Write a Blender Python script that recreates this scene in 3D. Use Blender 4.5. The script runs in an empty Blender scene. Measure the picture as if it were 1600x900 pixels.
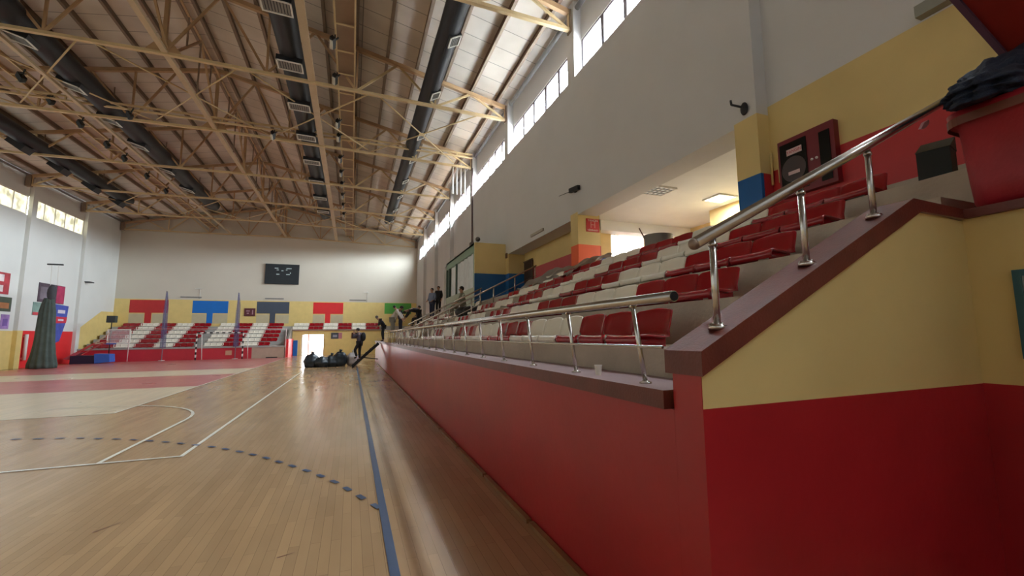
import bpy, bmesh, math, random
from mathutils import Vector, Matrix
random.seed(7)
C = bpy.context.scene.collection
PI = math.pi
# ------------------------------------------------------------------ camera
YAW, PITCH, ROLL, F, CX, CY, H = 22.227, 6.678, -0.631, 696.87, 834.9, 441.46, 1.62
a, b, r = map(math.radians, (YAW, PITCH, ROLL))
fwd = Vector((math.sin(a)*math.cos(b), math.cos(a)*math.cos(b), math.sin(b)))
rt = Vector((math.cos(a), -math.sin(a), 0)); up = rt.cross(fwd)
rt2 = rt*math.cos(r)+up*math.sin(r); up2 = -rt*math.sin(r)+up*math.cos(r)
cam = bpy.data.objects.new('camera', bpy.data.cameras.new('camera')); C.objects.link(cam)
M = Matrix((rt2, up2, -fwd)).transposed().to_4x4(); M.translation = (0, 0, H)
cam.matrix_world = M
cam.data.sensor_width = 36; cam.data.lens = F/1600*36
cam.data.shift_x = -(CX-800)/1600; cam.data.shift_y = (CY-450)/1600
cam.data.clip_start = 0.05; cam.data.clip_end = 400
bpy.context.scene.camera = cam
# ------------------------------------------------------------------ world / exposure
sc = bpy.context.scene
w = bpy.data.worlds.new('world'); sc.world = w; w.use_nodes = True
wt = w.node_tree; bg = wt.nodes['Background']; SKY = 42.0
bg.inputs[1].default_value = SKY
g_ = wt.nodes.new('ShaderNodeTexCoord'); sx_ = wt.nodes.new('ShaderNodeSeparateXYZ'); wr_ = wt.nodes.new('ShaderNodeValToRGB')
wt.links.new(g_.outputs['Generated'], sx_.inputs[0]); wt.links.new(sx_.outputs['Z'], wr_.inputs['Fac']); wt.links.new(wr_.outputs['Color'], bg.inputs[0])
wr_.color_ramp.elements[0].position = 0.0; wr_.color_ramp.elements[0].color = (0.07, 0.07, 0.065, 1)
wr_.color_ramp.elements[1].position = 0.08; wr_.color_ramp.elements[1].color = (0.84, 0.93, 1.0, 1)
sc.view_settings.view_transform = 'Standard'; sc.view_settings.look = 'None'
sc.view_settings.gamma = 1; sc.view_settings.exposure = 1.15
sc.view_settings.use_curve_mapping = False
sc.cycles.use_denoising = True
sc.cycles.max_bounces = 8; sc.cycles.diffuse_bounces = 5; sc.cycles.glossy_bounces = 3
sc.cycles.sample_clamp_indirect = 8.0; sc.cycles.caustics_reflective = False; sc.cycles.caustics_refractive = False
WIN_R = 40.0      # brightness of the frosted panes, right wall
WIN_L = 13.0      # left wall panes
LAMP = 5.0

# ------------------------------------------------------------------ materials
def lin(c):
    c = c/255.0
    return c/12.92 if c <= 0.04045 else ((c+0.055)/1.055)**2.4
def col(t): return (lin(t[0]), lin(t[1]), lin(t[2]), 1)
_m = {}
def mat(name, rgb, rough=0.6, metal=0.0, var=0.06, scale=3.0, bump=0.0, emit=0.0, alpha=1.0, spec=0.5, coat=0.0):
    if name in _m: return _m[name]
    m = bpy.data.materials.new(name); m.use_nodes = True; nt = m.node_tree; p = nt.nodes['Principled BSDF']
    p.inputs['Roughness'].default_value = rough; p.inputs['Metallic'].default_value = metal
    p.inputs['Specular IOR Level'].default_value = spec
    if coat: p.inputs['Coat Weight'].default_value = coat; p.inputs['Coat Roughness'].default_value = 0.12
    c = col(rgb)
    tc = nt.nodes.new('ShaderNodeTexCoord'); n = nt.nodes.new('ShaderNodeTexNoise')
    n.inputs['Scale'].default_value = scale; n.inputs['Detail'].default_value = 4
    nt.links.new(tc.outputs['Object'], n.inputs['Vector'])
    rp = nt.nodes.new('ShaderNodeValToRGB')
    rp.color_ramp.elements[0].position = 0.3; rp.color_ramp.elements[1].position = 0.7
    rp.color_ramp.elements[0].color = tuple(max(0, x*(1-var)) for x in c[:3])+(1,)
    rp.color_ramp.elements[1].color = tuple(min(1, x*(1+var)) for x in c[:3])+(1,)
    nt.links.new(n.outputs['Fac'], rp.inputs['Fac']); nt.links.new(rp.outputs['Color'], p.inputs['Base Color'])
    if bump:
        bn = nt.nodes.new('ShaderNodeBump'); bn.inputs['Strength'].default_value = bump; bn.inputs['Distance'].default_value = 0.02
        n2 = nt.nodes.new('ShaderNodeTexNoise'); n2.inputs['Scale'].default_value = scale*12
        nt.links.new(tc.outputs['Object'], n2.inputs['Vector'])
        nt.links.new(n2.outputs['Fac'], bn.inputs['Height']); nt.links.new(bn.outputs['Normal'], p.inputs['Normal'])
    if emit:
        nt.links.new(rp.outputs['Color'], p.inputs['Emission Color']); p.inputs['Emission Strength'].default_value = emit
    if alpha < 1: p.inputs['Alpha'].default_value = alpha
    _m[name] = m; return m

WHITE = mat('painted_white', (208, 206, 204), 0.75, var=0.03, scale=0.6, bump=0.05)
WHITE_L = mat('painted_white_cool', (218, 218, 212), 0.7, var=0.03, scale=0.5, bump=0.05)
FARW = mat('painted_offwhite', (206, 198, 182), 0.6, var=0.03, scale=0.4, bump=0.05)
YEL = mat('painted_yellow', (220, 194, 130), 0.6, var=0.05, scale=1.2, bump=0.08)
YELP = mat('painted_pale_yellow', (226, 200, 128), 0.6, var=0.04)
ORG = mat('painted_orange', (240, 96, 36), 0.5, var=0.03)
REDW = mat('painted_red_gloss', (170, 36, 42), 0.32, var=0.10, scale=1.5, bump=0.05, spec=0.5)
REDP = mat('painted_red', (190, 44, 46), 0.45, var=0.05)
REDF = mat('painted_red_far', (196, 46, 62), 0.4, var=0.05)
REDB = mat('painted_bright_red', (222, 40, 44), 0.5, var=0.03)
PINKR = mat('painted_dull_red', (190, 80, 82), 0.6, var=0.04)
BLUEP = mat('painted_blue', (0, 92, 160), 0.5, var=0.04)
BLUEB = mat('painted_bright_blue', (10, 110, 196), 0.5, var=0.03)
SLATE = mat('painted_slate', (70, 80, 94), 0.5, var=0.04)
GRNP = mat('painted_green', (84, 168, 68), 0.5, var=0.04)
BEIGE = mat('painted_beige', (196, 184, 150), 0.6, var=0.04)
CONC = mat('concrete', (190, 174, 158), 0.8, var=0.12, scale=2.5, bump=0.25)
CONCF = mat('concrete_far', (170, 166, 160), 0.8, var=0.08, scale=2)
BROWN = mat('brown_paint', (106, 46, 36), 0.42, var=0.18, scale=5, bump=0.1)
BROWNT = mat('mauve_coping_paint', (158, 132, 132), 0.5, var=0.08, scale=4, bump=0.05)
STEEL = mat('stainless_steel', (200, 194, 188), 0.22, 1.0, var=0.08, scale=8)
STEELD = mat('dark_inside', (14, 12, 12), 0.8)
TAN = mat('tan_truss_paint', (206, 180, 136), 0.5, var=0.08, scale=2)
TANB = mat('brown_tan_paint', (184, 150, 112), 0.55, var=0.12, scale=2)
PURL = mat('purlin_paint', (138, 118, 100), 0.6, var=0.10)
BLACK = mat('black_fabric_duct', (34, 36, 42), 0.5, var=0.15, scale=3, bump=0.1)
BLK = mat('black_plastic', (22, 22, 24), 0.5, var=0.1)
GRILL = mat('grille_grey', (132, 130, 126), 0.5, var=0.1)
FRAMEW = mat('white_metal', (225, 222, 214), 0.45, var=0.03)
SEATR = mat('red_seat_plastic', (156, 12, 26), 0.26, var=0.06, scale=2, spec=0.5, coat=0.3)
SEATW = mat('white_seat_plastic', (238, 230, 214), 0.3, var=0.04, scale=2, spec=0.5, coat=0.3)
WOODT = mat('wood_trim', (142, 100, 62), 0.4, var=0.2, scale=5)
WPAINT = mat('white_line_paint', (236, 230, 214), 0.35, var=0.04)
BPAINT = mat('blue_line_paint', (62, 84, 116), 0.35, var=0.08)

def floor_mat(name, rgb, gap=0.6, rough=0.16, dark=0.82):
    m = bpy.data.materials.new(name); m.use_nodes = True; nt = m.node_tree; p = nt.nodes['Principled BSDF']
    tc = nt.nodes.new('ShaderNodeTexCoord'); mp = nt.nodes.new('ShaderNodeMapping'); mp.inputs['Rotation'].default_value = (0, 0, PI/2); mp.inputs['Location'].default_value = (80.03, 60.02, 0.5)
    br = nt.nodes.new('ShaderNodeTexBrick'); br.inputs['Scale'].default_value = 1.0
    br.inputs['Brick Width'].default_value = 1.1; br.inputs['Row Height'].default_value = 0.075
    br.inputs['Mortar Size'].default_value = 0.0016; br.inputs['Bias'].default_value = 0.0
    c = col(rgb)
    br.inputs['Color1'].default_value = tuple(min(1, x*1.07) for x in c[:3])+(1,)
    br.inputs['Color2'].default_value = tuple(x*0.9 for x in c[:3])+(1,)
    br.inputs['Mortar'].default_value = tuple(x*gap for x in c[:3])+(1,)
    nt.links.new(tc.outputs['Object'], mp.inputs['Vector']); nt.links.new(mp.outputs['Vector'], br.inputs['Vector'])
    mp2 = nt.nodes.new('ShaderNodeMapping'); mp2.inputs['Scale'].default_value = (2.2, 0.55, 1)
    n = nt.nodes.new('ShaderNodeTexNoise'); n.inputs['Scale'].default_value = 1.2; n.inputs['Detail'].default_value = 3
    nt.links.new(tc.outputs['Object'], mp2.inputs['Vector']); nt.links.new(mp2.outputs['Vector'], n.inputs['Vector'])
    rp = nt.nodes.new('ShaderNodeValToRGB'); rp.color_ramp.elements[0].position = 0.2; rp.color_ramp.elements[1].position = 0.75
    rp.color_ramp.elements[0].color = (dark, dark*0.97, dark*0.94, 1); rp.color_ramp.elements[1].color = (1.06, 1.06, 1.06, 1)
    nt.links.new(n.outputs['Fac'], rp.inputs['Fac'])
    mx = nt.nodes.new('ShaderNodeMix'); mx.data_type = 'RGBA'; mx.blend_type = 'MULTIPLY'; mx.inputs['Factor'].default_value = 1
    nt.links.new(br.outputs['Color'], mx.inputs['A']); nt.links.new(rp.outputs['Color'], mx.inputs['B'])
    nt.links.new(mx.outputs['Result'], p.inputs['Base Color'])
    rr = nt.nodes.new('ShaderNodeMapRange'); rr.inputs['To Min'].default_value = rough; rr.inputs['To Max'].default_value = rough+0.12
    n4 = nt.nodes.new('ShaderNodeTexNoise'); n4.inputs['Scale'].default_value = 0.7; n4.inputs['Detail'].default_value = 1.5; nt.links.new(tc.outputs['Object'], n4.inputs['Vector'])
    nt.links.new(n4.outputs['Fac'], rr.inputs['Value']); nt.links.new(rr.outputs['Result'], p.inputs['Roughness'])
    bn = nt.nodes.new('ShaderNodeBump'); bn.inputs['Strength'].default_value = 0.06; bn.inputs['Distance'].default_value = 0.01
    n3 = nt.nodes.new('ShaderNodeTexNoise'); n3.inputs['Scale'].default_value = 1.3; n3.inputs['Detail'].default_value = 0
    nt.links.new(tc.outputs['Object'], n3.inputs['Vector']); nt.links.new(n3.outputs['Fac'], bn.inputs['Height'])
    nt.links.new(bn.outputs['Normal'], p.inputs['Normal'])
    return m
F_WOOD = floor_mat('hardwood_floor', (182, 148, 110))
F_BEIGE = floor_mat('pale_hardwood', (210, 192, 164), 0.85, 0.24, 0.98)
F_RED = floor_mat('red_stained_hardwood', (186, 110, 106), 0.85, 0.24, 0.98)

def roof_mat():
    m = bpy.data.materials.new('roof_sheet'); m.use_nodes = True; nt = m.node_tree; p = nt.nodes['Principled BSDF']
    tc = nt.nodes.new('ShaderNodeTexCoord'); br = nt.nodes.new('ShaderNodeTexBrick')
    br.inputs['Scale'].default_value = 1; br.inputs['Brick Width'].default_value = 40; br.inputs['Row Height'].default_value = 0.95
    br.inputs['Mortar Size'].default_value = 0.018; br.offset = 0
    c = col((224, 214, 202))
    br.inputs['Color1'].default_value = c; br.inputs['Color2'].default_value = tuple(x*0.93 for x in c[:3])+(1,)
    br.inputs['Mortar'].default_value = tuple(x*0.45 for x in c[:3])+(1,)
    nt.links.new(tc.outputs['Object'], br.inputs['Vector'])
    n = nt.nodes.new('ShaderNodeTexNoise'); n.inputs['Scale'].default_value = 0.7; nt.links.new(tc.outputs['Object'], n.inputs['Vector'])
    rp = nt.nodes.new('ShaderNodeValToRGB'); rp.color_ramp.elements[0].color = (0.82, 0.80, 0.78, 1); rp.color_ramp.elements[1].color = (1.05, 1.05, 1.05, 1)
    rp.color_ramp.elements[0].position = 0.3; rp.color_ramp.elements[1].position = 0.7
    nt.links.new(n.outputs['Fac'], rp.inputs['Fac'])
    mx = nt.nodes.new('ShaderNodeMix'); mx.data_type = 'RGBA'; mx.blend_type = 'MULTIPLY'; mx.inputs['Factor'].default_value = 1
    nt.links.new(br.outputs['Color'], mx.inputs['A']); nt.links.new(rp.outputs['Color'], mx.inputs['B'])
    nt.links.new(mx.outputs['Result'], p.inputs['Base Color']); p.inputs['Roughness'].default_value = 0.7
    return m
ROOF = roof_mat()

def pane_mat(name, c0, c1, strength, scale=0.6):
    m = bpy.data.materials.new(name); m.use_nodes = True; nt = m.node_tree; p = nt.nodes['Principled BSDF']
    tc = nt.nodes.new('ShaderNodeTexCoord'); n = nt.nodes.new('ShaderNodeTexNoise'); n.inputs['Scale'].default_value = scale; n.inputs['Detail'].default_value = 3
    nt.links.new(tc.outputs['Object'], n.inputs['Vector'])
    rp = nt.nodes.new('ShaderNodeValToRGB'); rp.color_ramp.elements[0].position = 0.38; rp.color_ramp.elements[1].position = 0.62
    rp.color_ramp.elements[0].color = c0; rp.color_ramp.elements[1].color = c1
    nt.links.new(n.outputs['Fac'], rp.inputs['Fac'])
    p.inputs['Base Color'].default_value = (0.6, 0.6, 0.6, 1); p.inputs['Roughness'].default_value = 0.3
    nt.links.new(rp.outputs['Color'], p.inputs['Emission Color']); p.inputs['Emission Strength'].default_value = strength
    return m
PANE_R = bpy.data.materials.new('clear_pane'); PANE_R.use_nodes = True; nt_ = PANE_R.node_tree; nt_.nodes.remove(nt_.nodes['Principled BSDF'])
tr_ = nt_.nodes.new('ShaderNodeBsdfTransparent'); gl_ = nt_.nodes.new('ShaderNodeBsdfGlossy'); gl_.inputs['Roughness'].default_value = 0.05; mx_ = nt_.nodes.new('ShaderNodeMixShader'); mx_.inputs[0].default_value = 0.06
tr_.inputs[0].default_value = (0.93, 0.95, 0.96, 1)
nt_.links.new(tr_.outputs[0], mx_.inputs[1]); nt_.links.new(gl_.outputs[0], mx_.inputs[2]); nt_.links.new(mx_.outputs[0], nt_.nodes['Material Output'].inputs[0])
PANE_L = pane_mat('daylit_view_pane', (0.30, 0.29, 0.17, 1), (1.0, 0.97, 0.72, 1), WIN_L*0.06, 1.6)  # blotchy outdoor view and its daylight put into the pane's glow
GLOW = mat('lamp_diffuser', (250, 240, 214), 0.5, emit=LAMP)

# ------------------------------------------------------------------ mesh helper
class MB:
    def __init__(s): s.bm = bmesh.new()
    def face(s, pts, m=0, smooth=False):
        f = s.bm.faces.new([s.bm.verts.new(p) for p in pts]); f.material_index = m; f.smooth = smooth; return f
    def box(s, x0, x1, y0, y1, z0, z1, m=0):
        v = [s.bm.verts.new(p) for p in ((x0,y0,z0),(x1,y0,z0),(x1,y1,z0),(x0,y1,z0),(x0,y0,z1),(x1,y0,z1),(x1,y1,z1),(x0,y1,z1))]
        for q in ((3,2,1,0),(4,5,6,7),(0,1,5,4),(1,2,6,5),(2,3,7,6),(3,0,4,7)):
            s.bm.faces.new([v[i] for i in q]).material_index = m
        return s
    def prism(s, poly, vec, m=0, mside=None):
        vec = Vector(vec); n = len(poly)
        A = [s.bm.verts.new(p) for p in poly]; B = [s.bm.verts.new(Vector(p)+vec) for p in poly]
        s.bm.faces.new(A[::-1]).material_index = m; s.bm.faces.new(B).material_index = m
        for i in range(n): s.bm.faces.new((A[i], A[(i+1)%n], B[(i+1)%n], B[i])).material_index = m if mside is None else mside
        return s
    def tube(s, p, q, r, m=0, n=10, r2=None, caps=True, mc=None):
        p, q = Vector(p), Vector(q); d = (q-p).normalized(); r2 = r if r2 is None else r2
        u = d.cross(Vector((0,0,1)) if abs(d.z) < 0.9 else Vector((1,0,0))).normalized(); v = d.cross(u)
        A = [s.bm.verts.new(p+(u*math.cos(t)+v*math.sin(t))*r) for t in [2*PI*i/n for i in range(n)]]
        B = [s.bm.verts.new(q+(u*math.cos(t)+v*math.sin(t))*r2) for t in [2*PI*i/n for i in range(n)]]
        for i in range(n):
            f = s.bm.faces.new((A[i], A[(i+1)%n], B[(i+1)%n], B[i])); f.material_index = m; f.smooth = True
        if caps:
            s.bm.faces.new(A[::-1]).material_index = m if mc is None else mc; s.bm.faces.new(B).material_index = m if mc is None else mc
        return s
    def bar(s, p, q, w, h, m=0):
        p, q = Vector(p), Vector(q); d = (q-p).normalized()
        u = d.cross(Vector((0,0,1)) if abs(d.z) < 0.95 else Vector((0,1,0))).normalized(); v = u.cross(d)
        pts = [p+u*i*w/2+v*j*h/2 for i, j in ((-1,-1),(1,-1),(1,1),(-1,1))]
        return s.prism(pts, q-p, m)
    def ball(s, c, rx, ry=None, rz=None, m=0, seg=12, rings=8):
        ry = rx if ry is None else ry; rz = rx if rz is None else rz
        res = bmesh.ops.create_uvsphere(s.bm, u_segments=seg, v_segments=rings, radius=1, matrix=Matrix.Translation(c) @ Matrix.Diagonal((rx, ry, rz, 1)))
        for v in res['verts']:
            for f in v.link_faces: f.material_index = m; f.smooth = True
        return s
    def build(s, name, mats, parent=None, smooth=False, loc=None):
        bmesh.ops.recalc_face_normals(s.bm, faces=s.bm.faces)
        me = bpy.data.meshes.new(name); s.bm.to_mesh(me); s.bm.free()
        for m in (mats if isinstance(mats, (list, tuple)) else [mats]): me.materials.append(m)
        if smooth:
            for p in me.polygons: p.use_smooth = True
        o = bpy.data.objects.new(name, me); C.objects.link(o)
        if parent: o.parent = parent
        if loc: o.location = loc
        return o
def tag(o, label, cat, group=None, kind=None):
    o['label'] = label; o['category'] = cat
    if group: o['group'] = group
    if kind: o['kind'] = kind
    return o
def empty(name, loc=(0,0,0), rz=0.0):
    o = bpy.data.objects.new(name, None); C.objects.link(o); o.location = loc; o.rotation_euler = (0,0,rz); o.empty_display_size = 0.1; return o
def struct(o, label=None):
    o['kind'] = 'structure'
    if label: o['label'] = label
    return o
def copy_tree(o, parent=None):
    c = o.copy(); C.objects.link(c)
    if parent: c.parent = parent
    for ch in list(o.children): copy_tree(ch, c)
    return c
def text_part(name, body, size, m, parent, mtx, extrude=0.002):
    cu = bpy.data.curves.new(name, 'FONT'); cu.body = body; cu.size = size; cu.extrude = extrude
    cu.align_x = 'CENTER'; cu.align_y = 'CENTER'
    t = bpy.data.objects.new(name, cu); C.objects.link(t)
    me = bpy.data.meshes.new_from_object(t); bpy.data.objects.remove(t); me.materials.clear(); me.materials.append(m)
    o = bpy.data.objects.new(name, me); C.objects.link(o); o.parent = parent; o.matrix_local = mtx
    return o
def rotm(xa, ya, loc):   # local x, y axes of the lettering in parent space
    xa, ya = Vector(xa), Vector(ya); za = xa.cross(ya)
    m = Matrix((xa, ya, za)).transposed().to_4x4(); m.translation = loc; return m

# ------------------------------------------------------------------ dimensions
XL, XR, XF = -18.1, 6.05, 5.80            # left wall, right wall, pilaster / lower wall face
XM = (XL+XR)/2
YF, YB = 46.8, -8.0                       # far and rear walls
PN = [-7.2, -1.2, 4.85, 10.9, 16.95, 22.9, 28.75, 34.6, 40.4]   # near faces of the pilasters
PW = 0.45
ZE = 11.55; SL = 0.209; ZR = ZE+SL*(XR-XM)
ZS, ZH = 9.12, 10.36                      # right sill / head
ZSL, ZHL = 9.03, 10.17

# ------------------------------------------------------------------ floor
m = MB(); m.box(XL-0.3, 12.5, YB-0.3, YF+0.3, -0.2, 0)
floor = struct(m.build('floor', F_WOOD))
def zone(x0, x1, y0, y1, mt, name='painted_zone'):
    mm = MB(); mm.face([(x0, y0, 0.004), (x1, y0, 0.004), (x1, y1, 0.004), (x0, y1, 0.004)]); return mm.build(name, mt, floor)
zone(-17.2, -4.8, 12.8, 18.8, F_BEIGE); zone(-17.2, -4.8, 18.8, 24.4, F_RED); zone(-17.2, -4.8, 24.4, 28.4, F_BEIGE); zone(-17.2, -4.8, 28.4, 41.4, F_RED)
def line(pts, wd, mt, z=0.008, name='court_line'):
    mm = MB()
    P = [Vector((x, y, z)) for x, y in pts]
    for i in range(len(P)-1):
        d = (P[i+1]-P[i]).normalized(); n = Vector((-d.y, d.x, 0))*wd/2
        e = d*wd*0.3 if len(P) > 2 else Vector()
        mm.face([P[i]-n-e, P[i+1]-n+e, P[i+1]+n+e, P[i]+n-e])
    return mm.build(name, mt, floor)
line([(-2.12, 7.75), (-2.12, 24.0)], 0.055, WPAINT)
line([(-2.12, 7.78), (-9.9, 7.86)], 0.055, WPAINT, 0.009)
arc = [(-3.02, 7.8), (-3.02, 11.2)]
for i in range(1, 17):
    t = PI/2*i/14; arc.append((-6.0+2.98*math.cos(t), 11.2+3.05*math.sin(t)))
line(arc, 0.055, WPAINT, 0.010)
line([(-4.78, 12.8), (-4.78, 42.2)], 0.05, WPAINT, 0.009)
line([(0.33, -7.9), (0.33, 25.5)], 0.068, BPAINT)
dp = [(0.30,4.67),(0.167,5.004),(-0.084,5.625),(-0.356,6.151),(-0.687,6.676),(-1.05,7.235),(-1.44,7.745),(-1.851,8.216),(-2.535,8.839),(-3.304,9.432),(-4.2,9.95),(-5.2,10.3),(-6.3,10.45)]
mm = MB(); L = 0; seg = []
for i in range(len(dp)-1):
    A, B = Vector(dp[i]+(0,)), Vector(dp[i+1]+(0,)); seg.append((L, A, B)); L += (B-A).length
s = 0.0
while s < L-0.2:
    def at(t):
        for l0, A, B in reversed(seg):
            if t >= l0: return A+(B-A).normalized()*(t-l0)
    A, B = at(s), at(s+0.15); d = (B-A).normalized(); n = Vector((-d.y, d.x, 0))*0.028; z = Vector((0,0,0.009))
    mm.face([A-n+z, B-n+z, B+n+z, A+n+z]); s += 0.345
mm.build('dashed_line', BPAINT, floor)
# scuffs
mm = MB()
for x, y, l, an in [(-1.9, 5.2, 0.12, 0.6), (-0.15, 8.6, 0.05, 0.2), (-0.4, 4.0, 0.06, 1.2)]:
    d = Vector((math.sin(an), math.cos(an), 0))*l; n = Vector((d.y, -d.x, 0)).normalized()*0.006; c = Vector((x, y, 0.003))
    mm.face([c-d-n, c+d-n*0.3, c+d+n*0.3, c-d+n])
mm.build('scuff_mark', BROWN, floor)

# ------------------------------------------------------------------ right wall
m = MB(); T = 0.35
OX = 6.42   # back of the beam over the openings
def pilast(y, z0, z1, mm, x0=XF, x1=XR, mi=0): mm.box(x0, x1, y, y+PW, z0, z1, mi)
# lower wall: behind the stand
m.box(XR, XR+T, YB, PN[2], 0, 3.4, 3)                # behind treads
m.box(XR, XR+T, YB, PN[2], 3.4, 4.13, 2)
m.box(XR, XR+T, YB, PN[2], 4.13, 5.2, 1)
m.box(XR, XR+T, YB, PN[2], 5.2, ZS, 0)
# bays with openings: beam above and wall below
for k, zb in ((2, 4.98), (3, 4.9)):
    y0, y1 = PN[k]+PW, PN[k+1]
    m.box(XF, OX, y0, y1, zb, ZS, 0)
    m.box(XF, OX, y0, y1, 0, 2.94, 3)
# closed bays
for k in (4, 5, 6, 7, 8):
    y0 = PN[k]+PW; y1 = PN[k+1] if k < 8 else YF
    x0 = XF+0.02 if k == 4 else XR
    m.box(x0, XR+T, y0, y1, 0, ZS, 0)
    if k > 4: m.box(XR-0.006, XR, y0, y1, 0, 3.2, 1)
# above the windows
m.box(XR, XR+T, YB, YF, ZH, ZE+0.05, 0)
# pilasters
for k, y in enumerate(PN):
    if k == 2:
        pilast(y, 0, 2.98, m, XF, OX, 3); pilast(y, 2.98, 4.08, m, XF, OX, 4); pilast(y, 4.08, 5.06, m, XF, OX, 1); pilast(y, 5.06, ZS, m, XF, OX, 0); pilast(y, ZS, ZE, m, XF, XR+T, 0)
        m.box(XF+0.06, XR, y-0.004, y, 2.98, 4.08, 2)
    elif k == 3:
        pilast(y, 0, 2.98, m, XF, 6.5, 3); pilast(y, 2.98, 4.13, m, XF, 6.5, 5); pilast(y, 4.13, 5.06, m, XF, 6.5, 1); pilast(y, 5.06, ZS, m, XF, 6.45, 0); pilast(y, ZS, ZE, m, XF, XR+T, 0)
    elif k == 4:
        pilast(y, 0, 2.98, m, XF, 6.5, 3); pilast(y, 2.98, 4.1, m, XF, 6.5, 4); pilast(y, 4.1, 4.9, m, XF, 6.8, 1); pilast(y, 4.9, ZS, m, XF, 6.8, 0); pilast(y, ZS, ZE, m, XF, XR+T, 0)
    else:
        pilast(y, 0, ZE, m, XF, XR+T, 0)
wr = struct(m.build('wall_right', [WHITE, YEL, REDP, CONC, BLUEP, ORG]))
wn = 1
def window(y0, y1, z0, z1, x, pane, side, n=5):
    global wn
    fr = MB(); t = 0.06; xa, xb = (x+0.02, x+0.09) if side > 0 else (x-0.09, x-0.02)
    fr.box(xa, xb, y0, y1, z0, z0+t); fr.box(xa, xb, y0, y1, z1-t, z1)
    for i in range(n+1):
        tm = (0.15 if side > 0 else 0.05) if 0 < i < n else t; yy = y0+(y1-y0-tm)*i/n; fr.box(xa, xb, yy, yy+tm, z0+t, z1-t)
    o = struct(fr.build('window_%d' % wn, mat('window_frame_grey', (112, 102, 108), 0.5) if side > 0 else FRAMEW)); wn += 1
    p = MB(); xc = (x+0.06) if side > 0 else (x-0.06)
    d = 0.01*side
    if side > 0:
        pl = bpy.data.lights.new('window_portal', 'AREA'); pl.shape = 'RECTANGLE'; pl.size = z1-z0; pl.size_y = y1-y0; pl.cycles.is_portal = True
        po = bpy.data.objects.new('window_portal', pl); C.objects.link(po); po.location = (x+0.3, (y0+y1)/2, (z0+z1)/2); po.rotation_euler = (0, PI/2, 0)
    p.box(xc, xc+d, y0+t*0.5, y1-t*0.5, z0+t*0.5, z1-t*0.5); p.build('window_pane', pane, o)
for k in range(0, len(PN)):  # windows of the two rear bays are out of view, added for light
    y0 = PN[k]+PW; y1 = PN[k+1] if k < 8 else YF-1.7
    window(y0, y1, ZS, ZH, XR, PANE_R, 1)
m = MB(); m.box(XR, XR+T, YF-1.7, YF, ZS, ZH); m.box(XR, XR+T, YB, PN[0], ZS, ZH); m.build('pier', WHITE, wr)

# ------------------------------------------------------------------ left wall
m = MB()
m.box(XL-T, XL, YB, YF, 0, ZSL, 0); m.box(XL-T, XL, YB, YF, ZHL, ZE+0.05, 0)
m.box(XL-T, XL, YB, PN[1], ZSL, ZHL); m.box(XL-T, XL, 42.0, YF, ZSL, ZHL)
PL = [-7.2, -1.2, 4.85, 10.9, 16.95, 22.9, 28.75, 35.3, 41.3]
for y in PL: m.box(XL, XL+0.2, y, y+PW, 0, ZE, 0)
m.box(XL, XL+0.006, YB, 35.3, 0, 2.17, 1)
m.box(XL, XL+0.006, 35.75, 41.3, 0, 2.19, 2)
m.box(XL, XL+0.206, 35.296, 35.754, 0, 2.19, 1)
m.prism([(XL+0.008, 41.76, 0), (XL+0.008, YF, 0), (XL+0.008, YF, 3.85), (XL+0.008, 44.9, 3.8), (XL+0.008, 41.76, 2.3)], (-0.008, 0, 0), 3)
wl = struct(m.build('wall_left', [WHITE_L, YELP, REDB, YELP]))
for k in range(1, len(PL)-1):
    window(PL[k]+PW, PL[k+1], ZSL, ZHL, XL, PANE_L, -1)
m = MB(); m.box(XL-T, XL, 41.3, 42.0, ZSL, ZHL); m.build('pier', WHITE_L, wl)

# ------------------------------------------------------------------ far wall
m = MB()
m.prism([(XL, YF, 4.96), (XR+T, YF, 4.96), (XR+T, YF, ZE), (XM, YF, ZR), (XL, YF, ZE)], (0, 0.3, 0), 0)
m.box(XL, -5.0, YF, YF+0.3, 0, 4.96, 1); m.box(-5.0, XR+T, YF, YF+0.3, 0, 4.96, 1)
def patch(x0, x1, z0, z1, mi): m.box(x0, x1, YF-0.006, YF, z0, z1, mi)
for xa, mi in ((-17.1, 2), (-12.8, 3), (-8.02, 4), (-3.43, 5)):
    patch(xa, xa+2.6, 3.8, 4.88, mi); patch(xa+1.05, xa+1.5, 2.9, 3.8, mi)
    patch(xa, xa+1.0, 2.9, 3.72, 7); patch(xa+1.55, xa+2.6, 2.9, 3.72, 7)
patch(2.96, 5.53, 3.85, 4.93, 6)
struct(m.build('wall_far', [FARW, YELP, REDP, BLUEB, SLATE, REDB, GRNP, BEIGE]))
# rear wall
m = MB(); m.prism([(XL, YB, 0), (XR+T, YB, 0), (XR+T, YB, ZE), (XM, YB, ZR), (XL, YB, ZE)], (0, -0.3, 0)); struct(m.build('wall_rear', WHITE))

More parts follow.
